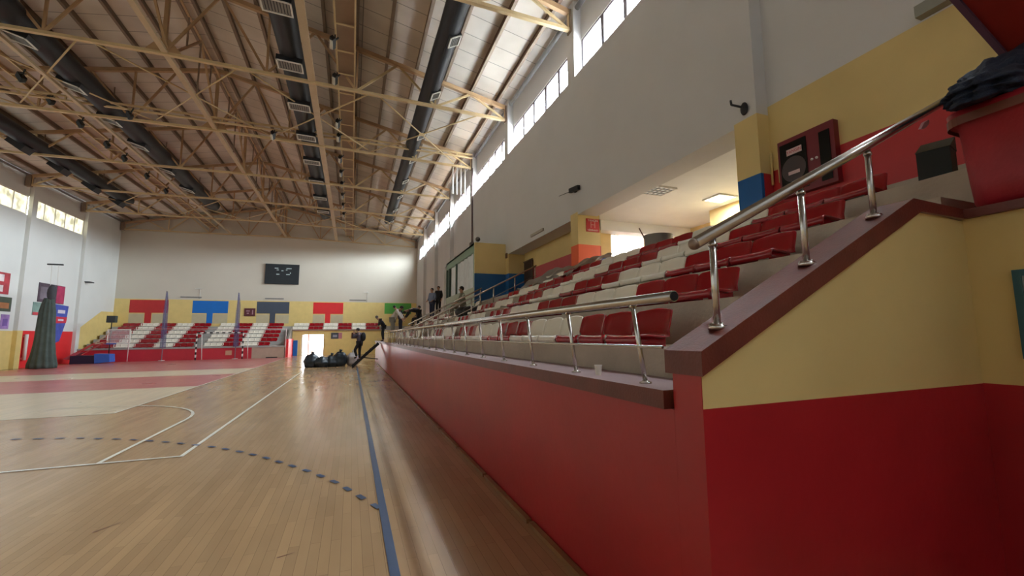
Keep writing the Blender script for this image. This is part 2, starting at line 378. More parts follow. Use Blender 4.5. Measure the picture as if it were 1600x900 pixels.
# ------------------------------------------------------------------ roof
m = MB()
for s_ in (1, -1):
    xe = XR+T if s_ > 0 else XL-T; ze = ZR-SL*abs(xe-XM)
    m.prism([(XM, YB-0.3, ZR), (xe, YB-0.3, ze), (xe, YB-0.3, ze+0.12), (XM, YB-0.3, ZR+0.12)], (0, YF-YB+0.6, 0))
roof = struct(m.build('ceiling', ROOF))
for s_ in (1, -1):
    for i in range(11):
        dx = 0.25+1.12*i
        x = XM+s_*dx
        if dx > 11.9: continue
        z = ZR-SL*dx
        mm = MB(); mm.box(-0.015, 0.015, YB, YF, -0.2, 0.0); mm.box(-0.05, 0.05, YB, YF, -0.205, -0.185); mm.box(-0.05, 0.05, YB, YF, -0.012, 0.004)
        mm.build('purlin', PURL, roof, loc=(x, 0, z-0.004))
for x in (XR-0.12, XL+0.12):
    mm = MB(); mm.tube((x, YB, ZE-0.2), (x, YF, ZE-0.2), 0.08); mm.build('eaves_pipe', GRILL, roof)

# ------------------------------------------------------------------ trusses
ZB0, ZB1 = 10.73, 10.92
def zt(x): return 11.33-SL*0+SL*(5.6-abs(x-XM)+(-0.0)) if False else 11.33+SL*((XR-0.5-XM)-abs(x-XM))
def zb(x): return ZB0+(ZB1-ZB0)*(1-abs(x-XM)/11.8)
def make_truss():
    t = empty('roof_truss')
    e0, e1 = XL+0.3, XR-0.3
    for sgn in (-1, 1):
        xe = XM+sgn*(e1-XM)
        mm = MB(); mm.bar((xe, 0, zb(xe)), (XM, 0, zb(XM)), 0.13, 0.10); mm.build('bottom_chord', TAN, t)
        mm = MB(); mm.bar((xe, 0, zt(xe)), (XM, 0, zt(XM)), 0.14, 0.16); mm.build('top_chord', TANB, t)
        N = 4; xs = [XM+sgn*(abs(xe-XM))*i/N for i in range(N+1)]
        for i in range(1, N+1):
            mm = MB(); mm.bar((xs[i], 0, zb(xs[i])), (xs[i], 0, zt(xs[i])), 0.07, 0.07); mm.build('web_post', TANB if i < 3 else TAN, t)
        for i in range(N):
            xa, xb = (xs[i], xs[i+1]); mid = (xa+xb)/2
            mm = MB(); mm.bar((xa, 0, zb(xa)), (mid, 0, zt(mid)), 0.06, 0.08); mm.bar((mid, 0, zt(mid)), (xb, 0, zb(xb)), 0.06, 0.08); mm.build('web_diagonal', TAN if i > 1 else TANB, t)
        mm = MB(); mm.box(min(xe, xe+sgn*0.25), max(xe, xe+sgn*0.25), -0.12, 0.12, zb(xe)-0.1, zt(xe)+0.05); mm.build('end_plate', PURL, t)
    mm = MB(); mm.bar((XM, 0, zb(XM)), (XM, 0, zt(XM)), 0.12, 0.12); mm.build('king_post', TANB, t)
    mm = MB(); mm.prism([(XM-0.5, -0.02, zb(XM)+0.05), (XM+0.5, -0.02, zb(XM)+0.05), (XM+0.15, -0.02, zb(XM)+0.5), (XM-0.15, -0.02, zb(XM)+0.5)], (0, 0.04, 0)); mm.build('gusset_plate', TANB, t)
    return t
TY = [5.07, 11.12, 17.2, 23.1, 28.95, 34.8, 40.65, 46.55]
tl = ['tan steel roof truss directly overhead, nearest of the row', 'tan steel roof truss crossing the top edge of the photo by the nearest big window',
      'tan steel roof truss, second complete one from the camera', 'tan steel roof truss just beyond the floodlight track beam', 'tan steel roof truss in mid hall, fourth from the far wall',
      'tan steel roof truss third from the far wall', 'tan steel roof truss next to last before the far wall', 'tan steel roof truss tight against the far gable wall']
t0 = make_truss()
for i, y in enumerate(TY):
    t = t0 if i == 0 else copy_tree(t0)
    t.location = (0, y, 0); tag(t, tl[i], 'roof truss', 'steel roof trusses across the hall')
# longitudinal ties
for x, lab in ((-10.3, 'long tan tie beam running down the hall under the roof, left one'), (-5.98, 'long tan tie beam running down the hall along the centre ridge'), (-1.65, 'long tan tie beam running down the hall, right of the centre ridge')):
    mm = MB(); wt_ = 0.12 if x > -3 else 0.085 if x > -9 else 0.06; mm.box(x-wt_, x+wt_, YB+0.05, YF-0.05, zb(x)+0.0, zb(x)+0.1); o = mm.build('tie_beam', mat('tie_beam_paint', (196, 174, 142), 0.5)); tag(o, lab, 'steel beam', 'long tie beams under the roof')
# ridge bracing between the trusses, along the centre line
for i in range(len(TY)-1):
    y0, y1 = TY[i]+0.12, TY[i+1]-0.12
    rb = empty('ridge_bracing', (XM+0.12, (y0+y1)/2, 10.95)); hl = (y1-y0)/2
    for p, q in (((0, -hl, 0.05), (0, 0, 2.35)), ((0, 0, 2.35), (0, hl, 0.05)), ((0, -hl, 2.4), (0, hl, 2.4))):
        mm = MB(); mm.bar(p, q, 0.07, 0.07); mm.build('brace_bar', TANB, rb)
    for yy in (-hl*0.5, 0, hl*0.5):
        mm = MB(); mm.bar((0, yy, 0.1 if yy == 0 else 1.2), (0, yy, 2.38), 0.05, 0.05); mm.build('brace_post', PURL, rb)
    tag(rb, ['brown ridge bracing overhead between the two nearest trusses', 'brown ridge bracing in the first bay seen at the top of the photo', 'brown ridge bracing in the bay with the thin tan cross rods',
             'brown ridge bracing in the bay after the track beam', 'brown ridge bracing in the fifth bay from the camera', 'brown ridge bracing in the last bay but one', 'brown ridge bracing in the bay against the far wall'][i], 'roof bracing', 'ridge bracing frames')
# horizontal cross rods
cr = 0
for bay, names in ((2, 'nearer braced bay'), (5, 'farther braced bay')):
    for j, cx in enumerate((-14.65, -10.3, -5.98, -1.65, 2.7)):
        y0, y1 = TY[bay]+0.08, TY[bay+1]-0.08; yc = (y0+y1)/2
        e = empty('cross_bracing', (cx, yc, zb(cx)+0.09)); hx_, hy_ = 2.1, (y1-y0)/2
        for sg in (1, -1):
            mm = MB(); mm.tube((-hx_, -sg*hy_, 0), (hx_, sg*hy_, 0.0), 0.028, n=6); mm.build('cross_rod', TAN, e)
        mm = MB(); mm.box(-0.12, 0.12, -0.12, 0.12, -0.02, 0.02); mm.build('centre_plate', TAN, e)
        tag(e, 'thin tan X-shaped roof rods in the %s, %s' % (names, ['leftmost by the left wall', 'crossing the left tie beam', 'at the centre ridge', 'crossing the right tie beam', 'rightmost by the right windows'][j]), 'roof bracing', 'thin cross rods between trusses')
# track beam with floodlights
mm = MB(); mm.box(-16.5, XR-0.4, 22.32, 22.42, 10.98, 11.04); mm.box(-16.5, XR-0.4, 22.32, 22.42, 11.16, 11.22)
tb = empty('track_beam', (0, 0, 0)); mm.build('beam_rail', TAN, tb)
for i in range(9):
    mm = MB(); x = -16+2.6*i; mm.box(x, x+0.05, 22.34, 22.4, 11.04, 11.16); mm.build('beam_spacer', TAN, tb)
tag(tb, 'pale double rail track beam slung across the hall just before a roof truss', 'beam')
# catwalk strips
for x0, x1, lab in ((-0.8, -0.22, 'long brown cable ladder with floodlights along its left rail, right of centre'), (-11.85, -11.3, 'long brown cable ladder with floodlights near the left ducts')):
    cw = empty('cable_ladder', ((x0+x1)/2, 20, 11.25))
    hw = (x1-x0)/2
    for sx in (-hw, hw):
        mm = MB(); mm.box(sx-0.025, sx+0.025, -25, 26.5, 0, 0.09); mm.build('side_rail', TAN, cw)
    mm = MB(); mm.box(-hw, hw, -25, 26.5, 0.1, 0.12); mm.build('tray_floor', mat('tray_brown', (150, 124, 102), 0.6), cw)
    for i in range(36):
        mm = MB(); y = -24.5+1.43*i; mm.box(-hw, hw, y, y+0.04, 0.0, 0.04); mm.build('rung', TAN, cw)
    tag(cw, lab, 'cable ladder')
# ducts ----------------------------------------------------------------
def duct(x, z, r, y1, ys, lab, u, hw_, hh_, ext, framed=True):
    d = empty('air_duct', (x, 0, z))
    mm = MB()
    n = 22; N = 40; rng = random.Random(int(abs(x)*10))
    rings = []
    for i in range(N+1):
        y = YB+0.4+(y1-YB-0.4)*i/N; rr = r*(1+rng.uniform(-0.03, 0.03)); zz = rng.uniform(-0.02, 0.02)
        rings.append([mm.bm.verts.new((rr*math.cos(2*PI*j/n), y, zz+rr*math.sin(2*PI*j/n))) for j in range(n)])
    for i in range(N):
        for j in range(n):
            f = mm.bm.faces.new((rings[i][j], rings[i][(j+1) % n], rings[i+1][(j+1) % n], rings[i+1][j])); f.smooth = True
    mm.bm.faces.new(rings[0]); mm.bm.faces.new(rings[-1][::-1]); mm.build('duct_tube', BLACK, d)
    for y in ys:
        u = Vector(u).normalized(); t = Vector((-u.z, 0, u.x))
        r0, r1 = r*0.8, r+ext
        g = MB()
        P = lambda s1, s2, rr: u*rr+t*s2+Vector((0, y+s1, 0))
        g.prism([P(-hw_, -hh_, r0), P(hw_, -hh_, r0), P(hw_, hh_, r0), P(-hw_, hh_, r0)], u*(r1-r0)); nk = g.build('grille_neck', BLACK, d)
        if not framed: continue
        g = MB(); tt = 0.045
        for a0, a1, b0, b1 in ((-hw_, hw_, -hh_, -hh_+tt), (-hw_, hw_, hh_-tt, hh_), (-hw_, -hw_+tt, -hh_, hh_), (hw_-tt, hw_, -hh_, hh_)):
            g.prism([P(a0, b0, r1), P(a1, b0, r1), P(a1, b1, r1), P(a0, b1, r1)], u*0.03)
        g.build('grille_frame', FRAMEW, nk)
        g = MB()
        ns = 9 if hh_ > 0.3 else 5; ph = (2*hh_-2*tt)/ns; fl_ = 0.72 if hh_ > 0.3 else 0.4
        for k in range(ns):
            b0 = -hh_+tt+ph*k; g.prism([P(-hw_+tt, b0, r1+0.004), P(hw_-tt, b0, r1+0.004), P(hw_-tt, b0+ph*fl_, r1+0.012), P(-hw_+tt, b0+ph*fl_, r1+0.012)], u*0.003)
        g.build('grille_slats', GRILL, nk)
    for y in TY:
        if y < y1:
            mm = MB(); mm.box(-0.02, 0.02, y+0.3, y+0.33, r-0.05, 1.0); mm.build('hanger_strap', PURL, d)
    tag(d, lab, 'air duct', 'black fabric air ducts')
duct(2.55, 11.27, 0.34, 38.6, [10.0, 13.2, 16.7, 20.6, 23.7, 27.2, 30.4, 33.9, 37.6], 'round black air duct with white framed grilles, nearest the bright right windows', (0.50, 0, -0.87), 0.27, 0.2, 0.02)
duct(-2.25, 11.35, 0.38, 38.6, [13.4, 16.4, 19.4, 22.4, 25.6, 28.9, 32.3, 35.8], 'thick black air duct with box grilles, right of the hall centre', (-0.03, 0, -1.0), 0.3, 0.40, 0.10)
duct(-9.75, 11.35, 0.38, 38.6, [11.5, 14.5, 17.9, 20.8, 23.6, 26.4, 29.9, 33.4], 'thick black air duct left of the hall centre, running to the upper left corner', (-0.3, 0, -0.95), 0.3, 0.36, 0.08)
duct(-14.7, 11.2, 0.34, 38.6, [14.0, 17.5, 21.0, 24.5, 28.1, 31.2, 34.5, 37.7], 'black air duct nearest the left wall with dark square outlets', (-0.6, 0, -0.8), 0.36, 0.36, 0.25, False)
# floodlights -----------------------------------------------------------
def floodlight():
    e = empty('floodlight')
    mm = MB(); mm.prism([(-0.17, -0.1, -0.02), (0.17, -0.1, -0.02), (0.13, 0.1, 0.12), (-0.13, 0.1, 0.12)], (0, 0, -0.16)); mm.build('lamp_housing', BLK, e)
    mm = MB(); mm.box(-0.15, 0.15, -0.10, 0.0, -0.205, -0.183); mm.build('lamp_glass', mat('lamp_glass', (206, 202, 190), 0.2), e)
    mm = MB(); mm.box(-0.02, 0.02, -0.02, 0.02, 0.0, 0.3); mm.box(-0.18, 0.18, -0.015, 0.015, 0.1, 0.13); mm.build('bracket', BLK, e)
    return e
f0 = floodlight(); first = True
fl = [(-0.86, y, 11.02, 'right cable ladder') for y in (14.7, 16.9, 20.6, 22.1, 24.9, 27.1, 29.2, 31.6, 34.0, 36.6)] + \
     [(-11.27, y, 11.02, 'left cable ladder') for y in (20.8, 22.5, 24.6, 26.9, 28.7, 31.5, 34.4)] + [(-8.75, 22.37, 10.8, 'track beam'), (-3.6, 22.37, 10.8, 'track beam')]
cnt = {}
for x, y, z, wh in fl:
    f = f0 if first else copy_tree(f0); first = False
    f.location = (x, y, z); f.rotation_euler = (0.5, 0.45 if x > -6 else -0.45, PI/2)
    cnt[wh] = cnt.get(wh, 0)+1; i = cnt[wh]
    if wh == 'track beam': lb = 'black floodlight with pale glass on the track beam, %s one' % ('left' if x < -6 else 'right')
    else: lb = 'black floodlight on the %s, %s from the camera end' % (wh, ['nearest', 'second', 'third', 'fourth', 'fifth', 'sixth', 'seventh', 'eighth', 'ninth', 'tenth'][i-1])
    tag(f, lb, 'floodlight', 'floodlights under the roof')

# ------------------------------------------------------------------ near grandstand
ROW, RISE = 0.712, 0.366
def tz(k): return 1.52+RISE*k
def tx(k): return 1.93+ROW*k
YS0, YS1 = 1.86, 32.0
gs = empty('grandstand', (1.51, 1.66, 0))
def gpart(mm, name, mats):
    o = mm.build(name, mats); o.parent = gs; o.location = (-1.51, -1.66, 0); return o
m = MB()
m.box(1.51, 1.60, YS0+0.001, YS1, 0, 1.24)
gpart(m, 'front_wall', REDW)
m = MB()   # end wall: red below, yellow above following the slope
m.box(1.51, 3.86, 1.66, 1.86, 0, 1.27, 0)
gpart(m, 'end_wall', [REDW])
m = MB(); m.prism([(1.513, 1.66, 1.27), (3.86, 1.66, 1.27), (3.86, 1.66, 2.36), (3.36, 1.66, 2.385), (1.513, 1.66, 1.425)], (0, 0.2, 0), 0)
m.box(1.509, 1.513, 1.662, 1.86, 1.27, 1.43, 1)
gpart(m, 'end_wall_upper', [YEL, REDW])
m = MB(); m.box(1.47, 1.92, YS0+0.03, YS1, 1.24, 1.333); 
for f in m.bm.faces: f.material_index = 1 if f.calc_center_median().z > 1.33 else 0
gpart(m, 'ledge_coping', [BROWN, BROWNT])
# sloped coping, flat at the top
m = MB()
P1 = [(1.495, 1.635, 1.42), (3.345, 1.635, 2.375), (3.9, 1.635, 2.37), (3.9, 1.635, 2.435), (3.275, 1.635, 2.455), (1.495, 1.635, 1.535)]
m.prism(P1, (0, 0.265, 0))
for f in m.bm.faces: 
    f.normal_update()
    f.material_index = 1 if f.normal.z > 0.5 or (abs(f.normal.y) < 0.5 and f.calc_center_median().z > 1.95 and f.normal.z > -0.2 and abs(f.normal.x) < 0.7 and f.normal.z > 0) else 0
gpart(m, 'sloped_coping', [BROWN, BROWNT])
for k in range(5):
    m = MB(); x1 = tx(k+1) if k < 4 else XF
    m.box(tx(k), x1, YS0, YS1, max(0, tz(k)-0.6), tz(k)); gpart(m, 'step', CONC)
m = MB(); m.box(tx(1), XF, YS0-0.0, YS1, 0, 0.9); gpart(m, 'base', CONC)
m = MB(); m.box(XF, XR, YS0, PN[2], tz(4)-0.3, tz(4)); gpart(m, 'step', CONC)
m = MB(); m.box(1.60, 5.8, YS1, YS1+0.15, 0, 1.5); gpart(m, 'rear_end_wall', YEL)
tag(gs, 'stepped concrete grandstand with red front wall and yellow sloped end on the right', 'grandstand')
# behind the yellow end wall: raised platform returning towards the camera
m = MB(); m.box(3.86, 4.0, YB, 1.859, 0, 1.273, 1); m.box(3.86, 4.0, YB, 1.859, 1.273, 2.37, 0); m.box(4.0, XR, YB, 1.859, 2.2, 2.37, 2)
m.box(3.82, 4.05, YB, 1.634, 2.37, 2.43, 3)
struct(m.build('wall_vomitory', [YEL, REDW, CONC, BROWN]))
m = MB(); m.box(0, 0.02, 0, 0.85, 0, 0.55, 0); m.box(-0.012, 0, 0, 0.85, 0.51, 0.55, 1); m.box(-0.012, 0, 0.81, 0.85, 0, 0.51, 1); m.box(-0.012, 0, 0, 0.04, 0, 0.51, 1); m.box(-0.012, 0, 0.04, 0.81, 0, 0.04, 1)
o = m.build('notice_board', [mat('board_grey', (150, 158, 156), 0.3), mat('teal_frame', (44, 92, 104), 0.4)]); o.location = (3.84, 0.59, 1.44)
tag(o, 'teal framed notice board at the right edge on the yellow wall', 'notice board')
# wood strip along red wall foot
m = MB(); y = -6.0; i = 0
while y < 30:
    l = 1.35; m.box(1.455, 1.50, y, min(y+l, 30), 0, 0.035); y += l+0.05
o = m.build('baseboard_stand', WOODT); struct(o)
m = MB(); m.box(1.50, 1.51, 1.66, 30, 0.0, 0.012); o = m.build('trim_1', BLK); struct(o)

# yellow low wall at the far end of the ledge
m = MB(); m.box(1.56, 1.9, 21.9, 24.2, 1.333, 1.78); tag(m.build('low_wall', YELP), 'small yellow block wall at the far end of the long handrail', 'low wall')

# ------------------------------------------------------------------ handrails
hr = empty('handrail', (1.55, 1.86, 1.333))
def part(mm, name, mats, par, off):
    o = mm.build(name, mats); o.parent = par; o.location = tuple(-v for v in off); return o
off = (1.55, 1.86, 1.333)
m = MB(); m.tube((1.55, 1.87, 1.812), (1.55, 8.0, 1.822), 0.029, n=16, mc=0); m.tube((1.55, 8.0, 1.822), (1.55, 23.5, 1.845), 0.029, n=12)
m.tube((1.55, 1.866, 1.812), (1.55, 1.871, 1.812), 0.025, n=16, m=1)
part(m, 'top_rail', [STEEL, STEELD], hr, off)
m = MB(); m.tube((1.565, 2.0, 1.545), (1.565, 23.0, 1.575), 0.0085, n=8); part(m, 'lower_rail', STEEL, hr, off)
for k in range(23):
    y = 2.2+0.868*k
    m = MB(); m.tube((1.59, y, 1.333), (1.553, y+0.05, 1.79), 0.0145, n=10); m.tube((1.59, y, 1.333), (1.59, y, 1.342), 0.036, n=12); m.ball((1.59, y, 1.342), 0.026, 0.026, 0.012); m.tube((1.553, y+0.035, 1.785), (1.553, y+0.065, 1.785), 0.02, n=8)
    part(m, 'post', STEEL, hr, off)
tag(hr, 'long steel handrail with leaning posts on the brown ledge of the grandstand', 'handrail')
h2 = empty('handrail', (1.7, 1.74, 1.66)); off = (1.7, 1.74, 1.66)
zr = lambda x: 2.125+0.5115*(x-1.70)
m = MB(); m.tube((1.585, 1.74, zr(1.585)), (5.2, 1.74, zr(5.2)), 0.031, n=18); m.ball((1.583, 1.74, zr(1.583)), 0.0305, m=1)
part(m, 'top_rail', [STEEL, mat('rusty_cap', (150, 128, 112), 0.5, 0.6)], h2, off)
zc = lambda x: 1.535+0.5169*(x-1.495)
for x in (1.703, 2.39, 3.04):
    m = MB(); z = zc(x) if x < 3.27 else 2.435
    m.tube((x, 1.74, z), (x, 1.74, zr(x)-0.028), 0.0185, n=12); m.tube((x, 1.74, z-0.012), (x+0.004, 1.74, z+0.016), 0.046, n=14); m.tube((x, 1.74, zr(x)-0.065), (x, 1.74, zr(x)-0.05), 0.024, n=12)
    for dy in (-0.032, 0.032): m.ball((x, 1.74+dy, z+0.02), 0.009)
    part(m, 'post', STEEL, h2, off)
tag(h2, 'shiny steel handrail climbing the sloped brown coping in the foreground', 'handrail')
# aisle rails
for y, xa, lab in ((14.0, 5.8, 'steel stair rail climbing the aisle, nearer one ending by the dull red wall'), (16.0, 4.42, 'steel stair rail climbing the aisle, farther one in front of the booth')):
    h3 = empty('stair_rail', (2.0, y, 1.52)); off = (2.0, y, 1.52)
    zz = lambda x: 1.96+0.512*(x-1.85)+(0.08 if y > 15 else 0)
    m = MB(); m.tube((1.8, y, zz(1.8)), (xa, y, zz(xa)), 0.028, n=10); part(m, 'top_rail', STEEL, h3, off)
    m = MB(); m.tube((2.1, y, zz(2.1)-0.34), (xa, y, zz(xa)-0.34), 0.012, n=8); part(m, 'lower_rail', STEEL, h3, off)
    n = 6 if y < 15 else 4
    for i in range(n):
        x = 2.05+(xa-2.1)*i/(n-1); k = min(4, int((x-1.93)/ROW))
        m = MB(); m.tube((x, y, tz(k)), (x, y, zz(x)), 0.022, n=10); part(m, 'post', STEEL, h3, off)
    tag(h3, lab, 'stair rail', 'aisle stair rails')

# ------------------------------------------------------------------ seats
def seat_mesh(mt, name):
    prof = [(-0.335, 0.015), (-0.345, 0.055), (-0.325, 0.085), (-0.22, 0.082), (-0.10, 0.07), (-0.05, 0.085), (-0.025, 0.13), (-0.005, 0.20), (0.012, 0.26), (0.022, 0.295), (0.03, 0.305)]
    wd = [0.222, 0.230, 0.232, 0.232, 0.232, 0.232, 0.233, 0.233, 0.231, 0.222, 0.205]
    NU = 10; bm = bmesh.new(); g = []
    for i, (x, z) in enumerate(prof):
        row = []
        for j in range(NU+1):
            u = -1+2*j/NU; e = abs(u)**5
            lift = e*(0.010 if 2 <= i <= 4 else 0); forward = e*(-0.03 if i >= 6 else 0)
            row.append(bm.verts.new((x+forward-0.02*0, u*wd[i], z+lift-(0.02*u*u if i >= 9 else 0))))
        g.append(row)
    for i in range(len(prof)-1):
        for j in range(NU): bm.faces.new((g[i][j], g[i][j+1], g[i+1][j+1], g[i+1][j]))
    bmesh.ops.recalc_face_normals(bm, faces=bm.faces)
    bmesh.ops.solidify(bm, geom=bm.faces[:], thickness=0.012)
    # side skirts down to the step
    for s_ in (-1, 1):
        v = [bm.verts.new(p) for p in ((-0.30, s_*0.18, 0.0), (-0.04, s_*0.18, 0.0), (-0.04, s_*0.18, 0.09), (-0.30, s_*0.18, 0.075))]
        w_ = [bm.verts.new((q.co.x, q.co.y-s_*0.012, q.co.z)) for q in v]
        for q in ((0, 1, 2, 3),): bm.faces.new([v[k] for k in q]); bm.faces.new([w_[k] for k in q][::-1])
        for k in range(4): bm.faces.new((v[k], v[(k+1) % 4], w_[(k+1) % 4], w_[k]))
    bmesh.ops.recalc_face_normals(bm, faces=bm.faces)
    me = bpy.data.meshes.new(name); bm.to_mesh(me); bm.free(); me.materials.append(mt)
    for p in me.polygons: p.use_smooth = True
    return me
SM = {'red': seat_mesh(SEATR, 'red_seat'), 'white': seat_mesh(SEATW, 'white_seat')}
ords = ['front', 'second', 'third', 'fourth', 'top']
def nth(n): return '%d%s' % (n, 'th' if 10 < n % 100 < 14 else {1: 'st', 2: 'nd', 3: 'rd'}.get(n % 10, 'th'))
seats = []  # (distance, colour, loc, rotz, label, group)
PIT = 0.48
for k in range(5):
    cnt_ = 0
    for i in range(44):
        y = 2.75+PIT*(i+0.5)
        if 13.8 < y < 16.15: continue
        if i == 15 and k < 3: continue
        if k >= 4 and y > 16: continue
        if k == 3 and y > 16.9: continue
        if k >= 3 and 13.0 < y < 13.9: continue
        if y > 23.6: continue
        j = i if i < 15 else i-1
        c = 'red' if (j//3) % 2 == 0 else 'white'
        cnt_ += 1
        x = 2.27+ROW*k
        seats.append((y, c, (x, y, tz(k)), 0.0, '%s plastic bucket seat in %s row of right grandstand, %s seat from near end' % (c, ords[k], nth(cnt_)), 'seats on the right grandstand'))
# far stand seats
def blocks(spec):
    out = []
    for x0, n, c in spec:
        for i in range(n): out.append((x0+0.405*(i+0.5), c))
    return out
low = blocks([(-17.3, 3, 'red'), (-16.15, 3, 'white'), (-14.95, 3, 'red'), (-13.75, 3, 'white'), (-12.55, 3, 'red'), (-10.6, 3, 'white'), (-9.4, 3, 'red'), (-8.2, 3, 'white'), (-7.0, 3, 'red')])
upp = blocks([(-4.9, 3, 'white'), (-3.66, 3, 'red'), (-2.44, 3, 'white'), (-1.2, 3, 'red'), (0.02, 3, 'white'), (1.24, 3, 'red')])
FR = 0.86; fz = lambda k: 0.98+0.33*k; fyr = lambda k: 42.35+FR*k
words_ = ['front', 'second', 'third', 'fourth', 'fifth', 'top']
for k in range(6):
    for n_, (x, c) in enumerate(low):
        if k == 0 and n_ == len(low)-1: continue
        seats.append((fyr(k), c, (x, fyr(k), fz(k)), PI/2, '%s seat in %s row of far stand under the scoreboard, %s from the left' % (c, words_[k], nth(n_+1)), 'seats on the far stand'))
for k in (4, 5):
    for n_, (x, c) in enumerate(upp):
        seats.append((fyr(k), c, (x, fyr(k), fz(k)), PI/2, '%s seat above the bright doorway, %s row, %s from the left' % (c, 'lower' if k == 4 else 'upper', nth(n_+1)), 'seats above the doorway'))
seats.sort(key=lambda s: s[0])
for d, c, loc, rz, lab, grp in seats[:300]:
    o = bpy.data.objects.new('stadium_seat', SM[c]); C.objects.link(o); o.location = loc; o.rotation_euler = (0, 0, rz); tag(o, lab, 'seat', grp)
bm = bmesh.new()
for d, c, loc, rz, lab, grp in seats[300:]:
    n0 = len(bm.verts); nf = len(bm.faces); bm.from_mesh(SM[c]); bm.verts.ensure_lookup_table(); bm.faces.ensure_lookup_table()
    bmesh.ops.transform(bm, matrix=Matrix.Translation(loc) @ Matrix.Rotation(rz, 4, 'Z'), verts=bm.verts[n0:])
    for f in bm.faces[nf:]: f.material_index = 0 if c == 'red' else 1
if len(seats) > 300:
    me = bpy.data.meshes.new('stadium_seats'); bm.to_mesh(me); me.materials.append(SEATR); me.materials.append(SEATW)
    o = bpy.data.objects.new('stadium_seats', me); C.objects.link(o); tag(o, 'red and white seats in the highest rows of the far stand', 'seats', None, 'stuff')
bm.free()

# ------------------------------------------------------------------ far stand
fs = empty('far_stand', (-12.0, 41.9, 0)); off = (-12.0, 41.9, 0)
m = MB(); m.box(XL+0.21, -7.3, 41.65, 41.85, 0, 0.86); part(m, 'front_wall', REDF, fs, off)
m = MB(); m.box(XL+0.21, -4.95, 41.6, 41.95, 0.86, 0.98); part(m, 'front_ledge', CONCF, fs, off)
m = MB(); m.box(-7.3, -4.95, 41.65, 41.85, 0, 0.86); part(m, 'beige_panel', mat('beige_board', (182, 158, 140), 0.6), fs, off)
m = MB(); m.box(-6.3, -5.5, 41.63, 41.65, 0.0, 0.08); part(m, 'panel_foot', BLK, fs, off)
for k in range(6):
    m = MB(); y0 = fyr(k)-0.42; m.box(XL+0.21, -4.95 if k < 4 else 2.6, y0, YF-0.01, max(0.0, fz(k)-0.33) if k > 0 else 0.0, fz(k)); part(m, 'step', CONCF, fs, off)
for k in range(6):
    m = MB(); m.box(-11.3, -10.65, fyr(k)-0.62, fyr(k)-0.42, fz(k)-0.33, fz(k)-0.165); part(m, 'aisle_step', CONCF, fs, off)
tag(fs, 'grey stepped stand with red front wall below the scoreboard wall', 'grandstand')
# end shoulder, blue pillar
m = MB(); m.prism([(-5.0, 41.9, 0.98), (-5.0, 45.2, 0.98), (-5.0, 45.2, 2.6), (-5.0, 44.6, 2.55), (-5.0, 42.1, 1.2)], (0.12, 0, 0)); tag(m.build('stair_side_wall', mat('grey_side', (136, 128, 118), 0.8)), 'grey sloped side wall closing the far stand by the doorway', 'side wall')
m = MB(); m.box(-5.02, -4.75, 41.65, 44.9, 0, 1.5, 0); m.box(-4.98, -4.78, 41.62, 41.65, 0, 1.5, 0); tag(m.build('red_pillar', [REDB]), 'bright red painted stub at the end of the far stand', 'pillar')
m = MB(); m.box(-4.72, -4.4, 44.7, 44.9, 0, 1.35); tag(m.build('blue_pillar', BLUEB), 'blue painted pillar foot left of the bright doorway', 'pillar')
# wall under the upper seats with doorway
m = MB(); YD = 44.9
m.box(-4.85, -4.15, YD, YD+0.15, 0, 2.2); m.box(-2.25, XF, YD, YD+0.15, 0, 2.2); m.box(-4.15, -2.25, YD, YD+0.15, 1.85, 2.2)
m.box(-4.15, -4.05, YD+0.15, YF, 0, 1.85, 1); m.box(-2.35, -2.25, YD+0.15, YF, 0, 1.85, 1)
struct(m.build('wall_doorway', [YELP, FARW]))
m = MB(); m.box(-4.9, 2.7, YD-0.1, YD+0.1, 2.2, 2.31); struct(m.build('trim_2', mat('edge_grey', (150, 124, 112), 0.6)))
m = MB(); m.box(2.6, XR, YD, YF, 2.2, 2.6); struct(m.build('trim_3', CONCF))
# daylight seen through the doorway: put into an added glowing panel
m = MB(); m.box(-4.05, -2.35, YF-0.12, YF-0.08, 0.0, 1.85, 0)
dr = struct(m.build('doorway_daylight', [pane_mat('doorway_daylight_glow', (0.85, 0.92, 1.0, 1), (1, 1, 1, 1), 7.0)]))
m = MB(); m.box(-3.75, -3.62, YF-0.16, YF-0.12, 0, 1.85); m.build('door_stile', mat('pinkish_stile', (214, 150, 140), 0.5), dr)
m = MB(); m.box(-3.6, -3.1, YF-0.15, YF-0.12, 0, 1.0); m.build('door_panel', mat('pale_panel_glow', (220, 206, 200), 0.5, emit=0.6), dr)  # daylight on the panel put in as a faint glow
# small posters by the doorway
for x, lab, cs in ((-1.72, 'small photo poster with pink side, right of the bright doorway', [(70, 74, 84), (190, 120, 130)]), (-0.0, 'small dark poster on the yellow wall behind the climbing person', [(74, 48, 40), (120, 90, 70)])):
    m = MB(); m.box(x, x+0.62, YD-0.03, YD, 1.45, 2.0, 0); m.box(x+0.62, x+0.92, YD-0.03, YD, 1.45, 2.0, 1)
    m.box(x+0.14, x+0.5, YD-0.034, YD-0.03, 1.6, 1.82, 2)
    tag(m.build('poster', [mat('poster_a%d' % int(x*10), cs[0], 0.4, var=0.4, scale=4), mat('poster_b%d' % int(x*10), cs[1], 0.4), mat('poster_c', (150, 150, 160), 0.4)]), lab, 'poster', 'posters by the doorway')
